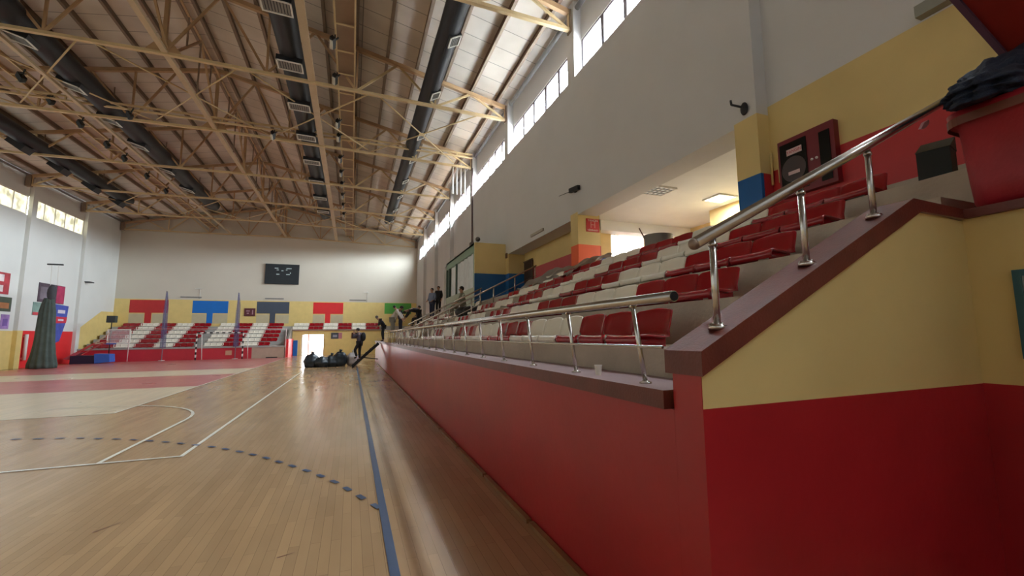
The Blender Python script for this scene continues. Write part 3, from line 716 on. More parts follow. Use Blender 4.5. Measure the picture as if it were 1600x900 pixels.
# vents, sign, scoreboard on the far wall
for x, lab in ((-14.3, 'left'), (-8.0, 'middle'), (-0.9, 'right')):
    m = MB(); m.box(x+0.6, x+2.1, YF-0.05, YF, 5.12, 5.22)
    tag(m.build('wall_vent', GRILL), 'thin dark vent strip on the far wall, %s one of three' % lab, 'vent', 'vent strips on the far wall')
sg = empty('wall_sign', (-8.95, YF-0.02, 3.56))
m = MB(); m.box(0, 0.85, -0.04, 0, 0, 0.7); m.build('sign_board', mat('maroon_board', (92, 40, 46), 0.5), sg)
m = MB(); m.box(0.14, 0.42, -0.046, -0.04, 0.42, 0.5); m.box(0.2, 0.36, -0.046, -0.04, 0.2, 0.3); m.box(0.6, 0.68, -0.046, -0.04, 0.15, 0.55); m.build('sign_marks', mat('sign_marks', (180, 140, 150), 0.5), sg)
tag(sg, 'small maroon box sign on the far wall between blue and slate panels', 'sign')
sb = empty('scoreboard', (-7.5, YF-0.1, 6.52))
m = MB(); m.box(0, 2.76, -0.08, 0.09, 0, 1.85); m.build('board_case', mat('scoreboard_black', (38, 44, 48), 0.4), sb)
dg = mat('led_digit', (150, 165, 165), 0.4, emit=0.15)
m = MB()
for a0, a1, b0, b1 in ((0.75, 1.05, 1.42, 1.5), (0.92, 1.08, 1.26, 1.34), (0.9, 1.15, 0.86, 0.94)): m.box(a0, a1, -0.09, -0.08, b0, b1)
m.build('left_digit', dg, sb)
m = MB()
for a0, a1, b0, b1 in ((1.7, 2.12, 1.42, 1.5), (1.66, 1.78, 1.28, 1.36), (1.7, 2.0, 0.86, 0.94), (2.0, 2.08, 0.98, 1.1)): m.box(a0, a1, -0.09, -0.08, b0, b1)
m.build('right_digit', dg, sb)
m = MB(); m.box(1.3, 1.46, -0.09, -0.08, 1.2, 1.27); m.build('separator_dot', dg, sb)
tag(sb, 'black electronic scoreboard with dim digits high on the far wall', 'scoreboard')
# thin lamp poles on far wall
for x, lab in ((-12.35, 'left'), (1.3, 'right')):
    e = empty('conduit_arm', (x, YF-0.03, 5.05))
    m = MB(); m.tube((0, 0, 0), (0, 0, 0.9 if x < 0 else 1.0), 0.02, n=6); m.build('pipe', FRAMEW, e)
    m = MB(); m.box(-0.35, 0.15, -0.06, 0.0, 0.85, 0.9); m.build('cross_arm', FRAMEW, e)
    tag(e, 'thin white conduit with a small cross arm on the far wall, %s one' % lab, 'conduit', 'conduits on the far wall')

# ------------------------------------------------------------------ press booth
bx = 4.495
bt = empty('press_booth', (bx, 17.3, 2.6)); off = (bx, 17.3, 2.6)
GRF = mat('green_grey_frame', (130, 158, 134), 0.5, var=0.05); CURT = mat('white_curtain', (226, 232, 234), 0.7, var=0.06, scale=6)
m = MB(); m.box(bx, XF, 17.3, 17.4, 2.9, 4.1, 1); m.box(bx, XF, 17.3, 17.4, 4.1, 5.36, 0); part(m, 'side_wall', [YEL, mat('deep_blue_paint', (10, 84, 138), 0.5)], bt, off)
m = MB(); m.box(bx, XF, 17.4, 23.2, 5.28, 5.36); part(m, 'roof_slab', GRF, bt, off)
m = MB(); m.box(bx, bx+0.08, 17.4, 23.2, 5.0, 5.36); part(m, 'fascia', GRF, bt, off)
m = MB(); m.box(bx, bx+0.08, 17.4, 23.2, 2.62, 3.55); part(m, 'lower_panel', mat('pale_green_panel', (176, 186, 166), 0.6), bt, off)
for y in (17.4, 20.8, 22.5, 23.05):
    m = MB(); m.box(bx, bx+0.08, y, y+0.14, 3.55, 5.0); part(m, 'mullion', mat('dark_green_frame', (70, 92, 82), 0.5) if y > 20 else GRF, bt, off)
m = MB()
for y0, y1 in ((17.54, 20.8), (20.94, 22.5), (22.64, 23.05)):
    n = int((y1-y0)/0.14)
    pts = [(bx+0.10+0.03*math.sin(i*1.3), y0+(y1-y0)*i/n) for i in range(n+1)]
    for i in range(n):
        (xa, ya), (xb, yb) = pts[i], pts[i+1]; m.face([(xa, ya, 3.55), (xb, yb, 3.55), (xb, yb, 5.0), (xa, ya, 5.0)], 0, True)
part(m, 'curtain', CURT, bt, off)
m = MB(); m.tube((bx-0.06, 23.3, 2.3), (bx-0.06, 23.3, 5.2), 0.04); part(m, 'corner_post', FRAMEW, bt, off)
m = MB(); m.box(bx, XF, 23.1, 23.2, 2.4, 5.28); part(m, 'end_wall', GRF, bt, off)
tag(bt, 'green framed glazed booth with white curtains built out from the right wall', 'booth')

# ------------------------------------------------------------------ recess and foyer behind right wall
m = MB()
FX = 11.5
# recess wall bay 3-4
m.box(6.5, 6.8, PN[3]+PW, PN[4], 2.94, 4.22, 1); m.box(6.5, 6.8, PN[3]+PW, PN[4]+0.01, 4.22, 5.3, 0)
m.box(OX-0.01, 6.6, PN[3]+PW-0.01, PN[4], 4.95, 5.2, 2)
m.box(XF, 6.8, PN[3]+PW, PN[4]+PW, 2.94, 2.985, 3)
struct(m.build('wall_recess', [YEL, PINKR, WHITE, CONC]))
m = MB(); m.box(6.46, 6.5, 16.0, 16.9, 2.985, 4.55); dd = struct(m.build('door_2', mat('dark_door', (58, 44, 40), 0.5)))
m = MB(); m.box(6.44, 6.46, 15.95, 16.0, 2.985, 4.6); m.box(6.44, 6.46, 15.95, 16.95, 4.55, 4.6); m.build('door_frame', mat('frame_brown', (104, 78, 60), 0.5), dd)
m = MB()
m.box(OX, 13.0, 4.0, 17.4, 5.03, 5.2, 0)                 # ceiling slab
struct(m.build('foyer_ceiling', [mat('bright_white', (236, 236, 234), 0.6, var=0.02)]))
m = MB(); m.box(OX, FX, 11.35, 11.75, 4.72, 5.03); struct(m.build('trim_4', mat('bright_white', (236, 236, 234))))
m = MB()
m.box(XF, 13.0, 1.86, 17.4, 2.80, 2.94, 2)
struct(m.build('foyer_floor', [WHITE, WHITE, mat('foyer_tile', (170, 160, 150), 0.4)]))
m = MB()
m.box(10.2, 10.4, 9.45, 13.9, 2.94, 5.03, 0); m.box(FX, FX+0.2, 4.0, 17.4, 2.94, 5.03, 0); m.box(6.2, 9.2, 4.5, 4.7, 2.94, 5.03, 3)              # back wall
m.box(XR+T, FX, 4.5, 4.7, 2.94, 5.03, 0)                 # near side
m.box(9.2, 9.4, 4.7, 9.45, 2.94, 5.03, 0)
m.box(6.5, 7.4, 11.75, 11.95, 2.94, 4.0, 1); m.box(6.5, 7.4, 11.75, 11.95, 4.0, 5.03, 0)
m.box(6.8, FX, 17.3, 17.4, 2.94, 5.03, 3)
struct(m.build('wall_foyer', [mat('foyer_yellow', (236, 206, 140), 0.6), BLUEB, YEL, mat('bright_white', (236, 236, 234))]))
m = MB(); m.box(FX-0.03, FX-0.01, 12.6, 16.8, 3.6, 4.8); struct(m.build('window_20', pane_mat('foyer_window', (0.85, 0.92, 1, 1), (1, 1, 1, 1), 6.0)))
m = MB(); m.box(7.2, 9.2, 17.26, 17.28, 3.7, 4.8); struct(m.build('window_21', pane_mat('foyer_window2', (0.8, 0.88, 1, 1), (1, 1, 1, 1), 2.2)))
for x, y, on, lab in ((6.7, 8.45, 0, 'square ceiling light with silver louvre, unlit, in the foyer behind the seats'), (8.55, 8.4, 1, 'square ceiling light glowing in the foyer near the blue pillar'), (8.1, 12.6, 0, 'square ceiling light beyond the white beam in the foyer')):
    e = empty('ceiling_light', (x, y, 5.03))
    m = MB(); t = 0.03
    for a0, a1, b0, b1 in ((-0.3, 0.3, -0.3, -0.27), (-0.3, 0.3, 0.27, 0.3), (-0.3, -0.27, -0.27, 0.27), (0.27, 0.3, -0.27, 0.27)): m.box(a0, a1, b0, b1, -0.04, 0)
    m.build('light_frame', FRAMEW, e)
    m = MB()
    for i in range(1, 4): m.box(-0.27, 0.27, -0.27+0.135*i-0.006, -0.27+0.135*i+0.006, -0.035, -0.01); m.box(-0.27+0.135*i-0.006, -0.27+0.135*i+0.006, -0.27, 0.27, -0.035, -0.01)
    m.build('louvre', mat('louvre_silver', (170, 170, 165), 0.3, 0.7), e)
    m = MB(); m.box(-0.27, 0.27, -0.27, 0.27, -0.008, -0.002); m.build('diffuser', GLOW if on else mat('unlit_diffuser_glow', (190, 188, 178), 0.4, emit=0.3), e)  # unlit fittings get a faint glow put into the diffuser colour
    tag(e, lab, 'ceiling light', 'foyer ceiling lights')
al = bpy.data.lights.new('foyer_lamp', 'AREA'); al.energy = 45; al.size = 0.5; al.color = (0.84, 0.92, 1.0)
lo = bpy.data.objects.new('foyer_lamp', al); C.objects.link(lo); lo.location = (8.55, 8.4, 4.98)
al2 = bpy.data.lights.new('foyer_daylight', 'AREA'); al2.energy = 170; al2.shape = 'RECTANGLE'; al2.size = 1.9; al2.size_y = 1.1; al2.color = (0.9, 0.95, 1)
lo = bpy.data.objects.new('foyer_daylight', al2); C.objects.link(lo); lo.location = (8.2, 17.2, 4.25); lo.rotation_euler = (-PI/2, 0, 0)

# hydrant sign on orange/yellow pillar
sg = empty('wall_sign', (6.27, PN[3], 4.70))
m = MB(); m.box(-0.21, 0.21, -0.015, 0, -0.19, 0.19); m.build('sign_plate', mat('sign_red', (196, 40, 40), 0.5), sg)
WT = mat('sign_white', (236, 220, 212), 0.5)
text_part('sign_lettering', 'YANGIN', 0.085, WT, sg, rotm((1, 0, 0), (0, 0, 1), (0, -0.018, 0.135)))
text_part('sign_lettering', 'H', 0.26, mat('sign_pink', (222, 150, 140), 0.5), sg, rotm((1, 0, 0), (0, 0, 1), (0.0, -0.018, 0.005)))
text_part('sign_lettering', 'HİDRANTI', 0.07, WT, sg, rotm((1, 0, 0), (0, 0, 1), (0, -0.018, -0.145)))
tag(sg, 'square red hydrant sign with letter H on the yellow pillar', 'sign')
# fire hose cabinet
fc = empty('fire_hose_cabinet', (XR, 4.22, 3.62))
MAR = mat('maroon_metal', (118, 26, 36), 0.4)
m = MB(); m.box(-0.10, 0, -0.43, 0.43, 0, 0.87); m.build('cabinet_body', MAR, fc)
d1 = MB(); d1.box(-0.112, -0.10, -0.03, 0.39, 0.06, 0.8); d1 = d1.build('hose_window', mat('dark_glass', (20, 22, 22), 0.15), fc)
m = MB(); m.tube((-0.113, 0.18, 0.38), (-0.118, 0.18, 0.38), 0.19, n=28); m.tube((-0.118, 0.18, 0.38), (-0.124, 0.18, 0.38), 0.05, n=16); m.build('hose_reel', mat('reel_dark', (74, 60, 60), 0.5), d1)
for q in ((-0.125, -0.121, 0.03, 0.27, 0.60, 0.69), (-0.128, -0.124, 0.08, 0.26, 0.30, 0.35)):
    m = MB(); m.box(*q); m.build('label_plate', mat('label_white', (222, 190, 190), 0.5), d1)
text_part('lettering', 'YANGIN', 0.062, mat('letter_red', (186, 40, 60), 0.5), d1, rotm((0, -1, 0), (0, 0, 1), (-0.126, 0.15, 0.645)), 0.001)
m = MB(); m.box(-0.112, -0.10, -0.37, -0.22, 0.06, 0.76); d2 = m.build('extinguisher_window', mat('dark_glass', (20, 22, 22)), fc)
for y in (-0.10, -0.17):
    m = MB(); m.ball((-0.11, y, 0.42), 0.018); m.build('lock_knob', FRAMEW, fc)
tag(fc, 'maroon fire hose cabinet on the yellow and red wall above the seats', 'fire cabinet')
for y in (4.83, 4.70):
    m = MB(); m.tube((XR-0.03, y, 3.9), (XR-0.03, y, 4.42), 0.018, n=8)
    tag(m.build('wall_pipe', YEL), 'short yellow painted pipe beside the fire hose cabinet, %s one' % ('left' if y > 4.8 else 'right'), 'pipe', 'short pipes by the fire cabinet')
# fixtures on the right wall
e = empty('wall_lamp_bracket', (XF, 5.05, 5.22))
m = MB(); m.ball((-0.03, 0, 0), 0.04, 0.07, 0.11); m.build('base', BLK, e)
m = MB(); m.tube((-0.03, 0.0, 0.02), (-0.17, 0.12, 0.10), 0.018); m.tube((-0.17, 0.12, 0.10), (-0.17, 0.13, 0.18), 0.018); m.build('arm', BLK, e)
tag(e, 'small black bracket arm at the top of the blue and yellow pillar', 'bracket')
e = empty('security_camera', (XF, 10.95, 5.62))
m = MB(); m.prism([(-0.04, -0.3, 0), (-0.12, -0.3, 0.0), (-0.12, 0.25, 0.06), (-0.04, 0.25, 0.06)], (0, 0, 0.13)); m.build('body', BLK, e)
m = MB(); m.tube((-0.09, 0.25, 0.1), (-0.12, 0.9, 0.16), 0.008, n=6); m.build('wire', BLK, e)
m = MB(); m.box(-0.05, 0, -0.05, 0.05, 0.02, 0.12); m.build('mount', BLK, e)
tag(e, 'dark box camera with thin wire on the white wall above the hydrant sign pillar', 'camera')
m = MB(); m.box(XF-0.05, XF, 13.3, 14.4, 5.05, 5.14); tag(m.build('wall_vent', mat('vent_beige', (170, 160, 146), 0.6)), 'slim beige vent strip above the recess on the right wall', 'vent')
m = MB(); m.tube((XF-0.05, 22.75, 6.2), (XF-0.05, 22.75, 10.6), 0.045, n=8); m.box(XF-0.16, XF, 22.6, 22.9, 5.75, 6.5)
tag(m.build('downpipe', mat('pipe_grey', (110, 92, 92), 0.6)), 'thin dark downpipe on the white wall above the booth corner', 'pipe')
for i in range(4):
    m = MB(); m.tube((XF-0.35-0.22*i, 23.2, 9.2), (XF-0.35-0.22*i, 23.2, 10.9), 0.035, n=8)
    tag(m.build('hanging_tube', FRAMEW), 'white vertical tube hanging under a truss by the windows, %s of four' % ['rightmost', 'second from right', 'third from right', 'leftmost'][i], 'tube', 'white tubes under the truss')
m = MB(); m.box(XR-0.12, XR, 2.35, 2.75, 5.22, 5.36); tag(m.build('emergency_light', mat('fitting_grey', (150, 150, 140), 0.5)), 'grey wall fitting at the top right above the yellow band', 'light fitting')
m = MB(); m.box(XF-0.05, XF+0.04, 17.05, 17.2, 4.75, 4.95); tag(m.build('sensor_box', mat('sensor_brown', (110, 80, 56), 0.6)), 'tiny brown sensor box on the yellow pillar by the booth', 'sensor')
m = MB(); m.ball((0, 0, 0), 0.1); o = m.build('dome_speaker', mat('dome_grey', (70, 66, 62), 0.5)); o.location = (4.6, 17.25, 5.48); tag(o, 'small dark round fitting on the booth corner', 'fitting')

# ------------------------------------------------------------------ things on the stand
e = empty('paper_cup', (1.62, 2.79, 1.333))
m = MB(); m.tube((0, 0, 0), (0, 0, 0.068), 0.019, n=18, r2=0.027, caps=False); m.tube((0, 0, 0.0), (0, 0, 0.002), 0.019, n=18); m.build('cup_wall', mat('paper_white', (226, 216, 204), 0.6), e)
m = MB(); m.tube((0, 0, 0.066), (0, 0, 0.071), 0.0285, n=18, caps=False); m.build('rim', FRAMEW, e)
tag(e, 'white paper cup standing on the brown ledge behind the handrail', 'cup')
# grey bin with stick
e = empty('metal_drum', (6.28, 8.02, 2.94))
m = MB(); m.tube((0, 0, 0), (0, 0, 0.84), 0.30, n=28, r2=0.31, caps=False); m.tube((0, 0, 0.0), (0, 0, 0.01), 0.30, n=28); m.tube((0, 0, 0.84), (0, 0, 0.80), 0.30, n=28, caps=False)
for z in (0.02, 0.45, 0.82): m.tube((0, 0, z), (0, 0, z+0.03), 0.325, n=28, caps=False)
m.build('drum_body', mat('drum_grey', (118, 112, 108), 0.5), e)
m = MB(); m.tube((-0.05, 0.1, 0.4), (-0.05, 0.62, 1.16), 0.014, n=8); m.build('stick', mat('stick_brown', (92, 58, 46), 0.6), e)
tag(e, 'grey round drum with a stick poking out behind the top row', 'drum')
# plastic sheet over the upper seats
m = MB(); N, K = 34, 16; g = []
rng = random.Random(3)
for i in range(N+1):
    row = []
    for j in range(K+1):
        u, v = i/N, j/K
        y = 9.3+3.9*u+0.25*math.sin(v*5); x = 4.62+1.12*v+0.12*math.sin(u*7)
        base = 2.97+0.58*min(1, v*1.15)-0.06*u
        z = base+0.05*math.sin(u*17+v*3)+0.035*math.sin(u*31-v*9)+0.02*math.sin(v*22+u*8)
        row.append(m.bm.verts.new((x, y, z)))
    g.append(row)
for i in range(N):
    for j in range(K): m.bm.faces.new((g[i][j], g[i+1][j], g[i+1][j+1], g[i][j+1])).smooth = True
bmesh.ops.solidify(m.bm, geom=m.bm.faces[:], thickness=0.008)
tag(m.build('plastic_sheet', mat('grey_sheet', (182, 170, 158), 0.35, var=0.15, scale=3)), 'crumpled grey plastic sheet spread over seats in the upper rows', 'sheet')
# black bags in the aisle
for x, y, z, s_, lab in ((3.8, 15.1, tz(2), 1.0, 'black bundle lying on the aisle steps below the booth'),):
    m = MB()
    for i in range(5): m.ball((random.uniform(-0.3, 0.3), random.uniform(-0.5, 0.5), 0.16), 0.3, 0.34, 0.2)
    o = m.build('black_bundle', BLK); o.location = (x, y, z); tag(o, lab, 'bundle')

# red waste container
e = empty('waste_container', (4.40, 1.28, 2.43))
REDC = mat('red_container_plastic', (158, 26, 40), 0.5, var=0.18, scale=3, bump=0.1)
m = MB()
def ringpts(z, hx_, hy_, rr=0.14, n=6):
    P = []
    for cx_, cy_, a0 in ((hx_-rr, hy_-rr, 0), (-hx_+rr, hy_-rr, PI/2), (-hx_+rr, -hy_+rr, PI), (hx_-rr, -hy_+rr, 1.5*PI)):
        for i in range(n+1):
            t = a0+PI/2*i/n; P.append((cx_+rr*math.cos(t), cy_+rr*math.sin(t), z))
    return P
R = [ringpts(z, hx_, hy_) for z, hx_, hy_ in ((0.0, 0.44, 0.33), (0.05, 0.495, 0.37), (0.2, 0.50, 0.38), (0.60, 0.515, 0.40), (0.62, 0.55, 0.43), (0.70, 0.56, 0.44))]
VV = [[m.bm.verts.new(p) for p in rr] for rr in R]; n = len(VV[0])
for i in range(len(VV)-1):
    for j in range(n): m.bm.faces.new((VV[i][j], VV[i][(j+1) % n], VV[i+1][(j+1) % n], VV[i+1][j])).smooth = True
m.bm.faces.new(VV[0][::-1]); m.bm.faces.new(VV[-1])
m.build('container_body', REDC, e)
m = MB(); A = ringpts(0.60, 0.562, 0.442); B = ringpts(0.66, 0.562, 0.442)
va = [m.bm.verts.new(p) for p in A]; vb = [m.bm.verts.new(p) for p in B]
for j in range(len(va)): m.bm.faces.new((va[j], va[(j+1) % len(va)], vb[(j+1) % len(vb)], vb[j]))
m.build('rim_band', mat('rim_brown', (120, 66, 50), 0.5), e)
m = MB()
m.prism([(0.42, -0.7, 1.20), (-0.80, -0.7, 1.78), (-0.77, -0.7, 1.84), (0.46, -0.7, 1.26)], (0, 1.0, 0))
ld = m.build('lid', [mat('lid_red', (150, 40, 30), 0.5, var=0.15, scale=2)], e)
m = MB(); m.prism([(0.44, 0.30, 1.16), (-0.82, 0.30, 1.76), (-0.78, 0.30, 1.86), (0.48, 0.30, 1.27)], (0, 0.04, 0)); m.build('lid_edge', mat('lid_edge_purple', (104, 72, 96), 0.5), ld)
m = MB(); m.bar((0.52, 0.25, 0.66), (0.40, 0.25, 1.22), 0.07, 0.07); m.bar((0.52, -0.3, 0.66), (0.40, -0.3, 1.22), 0.07, 0.07); m.build('hinge_arm', mat('hinge_teal', (70, 120, 140), 0.4), e)
tag(e, 'big red waste container with raised lid at the upper right', 'container')
m = MB(); bmesh.ops.create_icosphere(m.bm, subdivisions=5, radius=1)
for v in m.bm.verts:
    c = v.co.copy(); f = 1+0.10*math.sin(c.x*9+c.z*4)+0.07*math.sin(c.y*11-c.x*6)+0.05*math.sin(c.z*17+c.x*13)+0.03*math.sin(c.x*31+c.y*23)
    v.co = (c.x*0.53*f, c.y*0.22*f, max(c.z, -0.55)*(0.13+0.05*(c.x+1))*f)
    v.co.z += v.co.x*0.42
for f in m.bm.faces: f.smooth = True
o = m.build('bundle_of_cloth', mat('navy_cloth', (26, 38, 60), 0.7, var=0.25, scale=8, bump=0.4)); o.location = (4.12, 1.47, 3.33)
tag(o, 'navy cloth bundle heaped on the rim of the red container', 'cloth bundle')
m = MB(); m.prism([(-0.07, 0, -0.02), (0.0, 0, 0.045), (0.07, 0, 0.035), (0.05, 0, -0.02), (0.0, 0, -0.05), (-0.04, 0, -0.05)], (0, 0.02, 0.005))
o = m.build('cloth_scrap', mat('pinkish_cloth', (196, 130, 132), 0.7)); o.location = (3.77, 1.76, 3.09); o.scale = (1.0, 1, 0.4); o.rotation_euler = (0, -0.5, 0)
tag(o, 'pale pink scrap hanging at the corner of the red container', 'cloth')
e = empty('black_box', (5.08, 2.32, 2.984)); e.rotation_euler = (0, 0, 0.25); e.scale = (1.1, 1.1, 1.15)
m = MB(); m.box(-0.11, 0.11, -0.11, 0.11, 0.02, 0.27); m.build('box_body', mat('box_black', (14, 14, 10), 0.6), e)
m = MB(); m.prism([(-0.115, -0.115, 0.27), (0.115, -0.115, 0.27), (0.115, -0.115, 0.40)], (0, 0.23, 0)); m.build('box_lid', mat('olive_lid', (44, 36, 22), 0.6), e)
tag(e, 'black box with half open olive lid beside the red container', 'box')

# ------------------------------------------------------------------ hall floor objects
# bags
def bag(x, y, sx, sy, sz, mt, lab, seed, name='rubbish_bag', knot=True):
    rng = random.Random(seed); mm = MB()
    bmesh.ops.create_icosphere(mm.bm, subdivisions=4, radius=1)
    for v in mm.bm.verts:
        c = v.co; f = 1+0.06*math.sin(c.x*7+seed)+0.06*math.sin(c.y*9+seed*2)+0.05*math.sin(c.z*8+seed)
        z = c.z*f; z = max(z, -0.75)
        v.co = (c.x*f*sx, c.y*f*sy, (z+0.75)/1.75*sz)
    for f in mm.bm.faces: f.smooth = True
    e = empty(name, (x, y, 0)); mm.build('bag_body', mt, e)
    if knot:
        mm = MB(); mm.tube((0, 0, sz*0.96), (0.04, 0, sz+0.12), 0.05, r2=0.09, n=10); mm.build('knot', mt, e)
    tag(e, lab, 'bag', 'bags piled on the floor by the stairs')
BAGM = mat('blackish_bag', (34, 44, 52), 0.35, var=0.25, scale=4, bump=0.3); WBAG = mat('white_bag', (196, 190, 192), 0.5, var=0.12, scale=6, bump=0.3)
bag(-1.95, 27.4, 0.38, 0.36, 0.70, BAGM, 'dark rubbish bag at the left end of the pile on the floor', 1)
bag(-1.42, 27.2, 0.36, 0.36, 0.58, BAGM, 'dark rubbish bag second from left in the pile', 2, knot=False)
bag(-0.98, 27.3, 0.36, 0.36, 0.62, BAGM, 'dark rubbish bag in the middle of the pile', 3)
bag(-0.55, 27.4, 0.36, 0.38, 0.80, BAGM, 'tallest dark rubbish bag at the right end of the dark pile', 4)
bag(0.12, 27.6, 0.36, 0.34, 0.74, WBAG, 'white rubbish bag between the dark pile and the stair', 5)
# stair
st = empty('portable_stair', (0.75, 26.25, 0))
A0, A1 = Vector((0.08-0.75, 0, 0.03)), Vector((1.40-0.75, 0, 1.25)); d = A1-A0
for s_ in (-1, 1):
    m = MB(); m.bar(A0+Vector((0, 0.3*s_, 0)), A1+Vector((0, 0.3*s_, 0)), 0.05, 0.13); m.build('stringer', BLK, st)
for i in range(6):
    c = A0+d*((i+0.7)/6.2); m = MB(); m.box(c.x-0.12, c.x+0.1, -0.27, 0.27, c.z, c.z+0.03); m.build('tread', BLK, st)
m = MB(); m.bar((A0+d*0.42)+Vector((0, -0.3, -0.03)), (0.62, -0.3, 0.40), 0.04, 0.05); m.build('support', BLK, st)
tag(st, 'black metal stair leading from the floor up to the grandstand ledge', 'stair')
# goal
g_ = empty('handball_goal', (-9.3, 41.0, 0))
GB, GW = BLK, FRAMEW
for sx in (-1.5, 1.5):
    m = MB()
    for i in range(10): m.box(sx-0.04, sx+0.04, -0.04, 0.04, 0.2*i, 0.2*(i+1), i % 2)
    m.build('goal_post', [GB, GW], g_)
m = MB()
for i in range(15): m.box(-1.5+0.2*i, -1.5+0.2*(i+1), -0.04, 0.04, 2.0, 2.08, i % 2)
m.build('crossbar', [GB, GW], g_)
for sx in (-1.5, 1.5):
    m = MB(); m.tube((sx+0.28, 0.45, 0), (sx+0.28, 0.1, 1.95), 0.03, n=8); m.tube((sx, 0, 2.0), (sx+0.28, 0.1, 1.95), 0.02, n=6); m.build('rear_stay', FRAMEW, g_)
tag(g_, 'black and white striped handball goal frame before the far stand', 'goal')
m = MB(); m.box(0, 0.42, 0, 0.02, 0, 0.36); o = m.build('vent_hatch', mat('hatch_beige', (206, 160, 130), 0.6)); o.location = (-9.05, 41.62, 0.3); tag(o, 'small beige square hatch on the red wall inside the goal', 'hatch')
# feather banners and cable
for x, lab in ((-13.05, 'tall slim blue grey feather flag before the far stand, left one'), (-8.45, 'tall slim blue grey feather flag before the far stand, right one by the goal')):
    e = empty('feather_flag', (x, 41.3, 0))
    m = MB(); m.prism([(-0.06, 0, 0.95), (0.3, 0, 0.95), (0.26, 0, 4.2), (0.14, 0, 5.15), (0.06, 0, 5.2), (-0.02, 0, 3.5)], (0, 0.03, 0)); m.build('flag_cloth', mat('flag_bluegrey', (86, 92, 140), 0.6, alpha=0.45), e)
    m = MB(); m.tube((0.1, 0.05, 0), (0.1, 0.05, 5.1), 0.03, n=8); m.build('pole', mat('pole_grey', (150, 140, 150), 0.5), e)
    m = MB(); m.tube((0.1, 0.05, 0), (0.1, 0.05, 0.04), 0.2, n=16); m.build('base', FRAMEW, e)
    tag(e, lab, 'flag', 'feather flags')
m = MB(); m.tube((-14.9, 41.2, 2.36), (-4.9, 41.2, 2.30), 0.02, n=6); 
for x in (-14.9, -4.9): m.tube((x, 41.2, 0), (x, 41.2, 2.35), 0.03, n=8)
tag(m.build('net_cable', mat('cable_pink', (214, 190, 186), 0.5)), 'thin white cable stretched on two posts before the far stand', 'cable')
# portable basketball hoop, lowered
hp = empty('basketball_stand', (-16.6, 40.0, 0))
m = MB(); m.box(-0.75, 0.55, -0.4, 0.4, 0.0, 0.55); m.build('base_box', mat('navy_pad', (30, 30, 56), 0.5), hp)
m = MB(); m.prism([(0.55, -0.45, 0.02), (1.35, -0.45, 0.08), (1.3, -0.45, 0.62), (0.5, -0.45, 0.66)], (0, 0.8, 0)); m.build('blue_pad', mat('bright_blue_pad', (52, 100, 184), 0.45), hp)
m = MB(); m.bar((-1.0, 0, 0.45), (0.25, 0.1, 1.35), 0.1, 0.12); m.bar((-0.3, -0.1, 0.6), (0.9, 0.1, 1.5), 0.06, 0.06); m.build('lift_arm', mat('arm_red', (176, 70, 66), 0.5), hp)
m = MB(); m.prism([(-1.15, -0.3, 0.35), (-0.6, -0.3, 0.75), (-0.2, -0.3, 0.78), (-0.9, -0.3, 0.3)], (0, 0.6, 0)); m.build('counterweight', mat('pinkish_pad', (180, 90, 100), 0.5), hp)
bb = MB()
for a0, a1, b0, b1 in ((0.75, 2.05, 2.27, 2.33), (0.75, 2.05, 1.32, 1.38), (0.75, 0.81, 1.38, 2.27), (1.99, 2.05, 1.38, 2.27)): bb.box(a0, a1, 0.4, 0.44, b0, b1)
bb.build('backboard_frame', FRAMEW, hp)
m = MB(); m.box(0.81, 1.99, 0.415, 0.425, 1.38, 2.27); m.build('backboard_glass', mat('board_glass', (220, 214, 216), 0.1, alpha=0.25), hp)
m = MB(); m.box(0.75, 1.3, 0.38, 0.45, 1.27, 1.36); m.build('board_padding', mat('blue_edge', (60, 80, 160), 0.5), hp)
m = MB(); m.bar((0.9, 0.42, 1.5), (0.2, 0.1, 1.3), 0.05, 0.05); m.bar((0.9, 0.42, 2.1), (0.2, 0.1, 1.3), 0.05, 0.05); m.build('board_strut', mat('strut_tan', (180, 140, 110), 0.5), hp)
tag(hp, 'folded portable basketball stand with blue padding at the left of the far stand', 'basketball stand')
# loudspeaker on pole
e = empty('loudspeaker', (-15.95, 41.15, 0))
m = MB(); m.box(-0.24, 0.24, -0.2, 0.2, 2.82, 3.3); m.build('speaker_box', mat('speaker_dark', (50, 60, 58), 0.5), e)
m = MB(); m.tube((0, 0, 0.02), (0, 0, 2.82), 0.03, n=8); m.build('pole', BLK, e)
m = MB()
for t in (0, 2.1, 4.2): m.tube((0, 0, 0.5), (0.3*math.cos(t), 0.3*math.sin(t), 0.02), 0.018, n=6)
m.build('tripod', BLK, e)
tag(e, 'dark loudspeaker on a pole above the lowered backboard', 'loudspeaker')
# gathered divider curtain
e = empty('divider_curtain', (-16.4, 34.7, 0))
m = MB(); n = 60; R = [(0.02, 0.60), (0.25, 0.60), (0.8, 0.50), (1.6, 0.42), (2.5, 0.38), (3.3, 0.34), (3.75, 0.27), (4.05, 0.20)]
VV = []
for i, (z, rr) in enumerate(R):
    VV.append([m.bm.verts.new((rr*(1+0.10*math.sin(11*t+0.4*i)+0.05*math.sin(23*t))*math.cos(t), 0.6*rr*(1+0.10*math.sin(11*t+0.4*i))*math.sin(t), z)) for t in [2*PI*j/n for j in range(n)]])
for i in range(len(VV)-1):
    for j in range(n): m.bm.faces.new((VV[i][j], VV[i][(j+1) % n], VV[i+1][(j+1) % n], VV[i+1][j])).smooth = True
m.bm.faces.new(VV[0][::-1]); m.bm.faces.new(VV[-1])
m.build('gathered_cloth', mat('dark_green_cloth', (70, 80, 74), 0.85, var=0.2, scale=3, bump=0.2), e)
m = MB(); m.ball((0.08, 0, 4.35), 0.2, 0.2, 0.5); m.build('gathered_top', mat('darker_cloth', (60, 58, 62), 0.8), e)
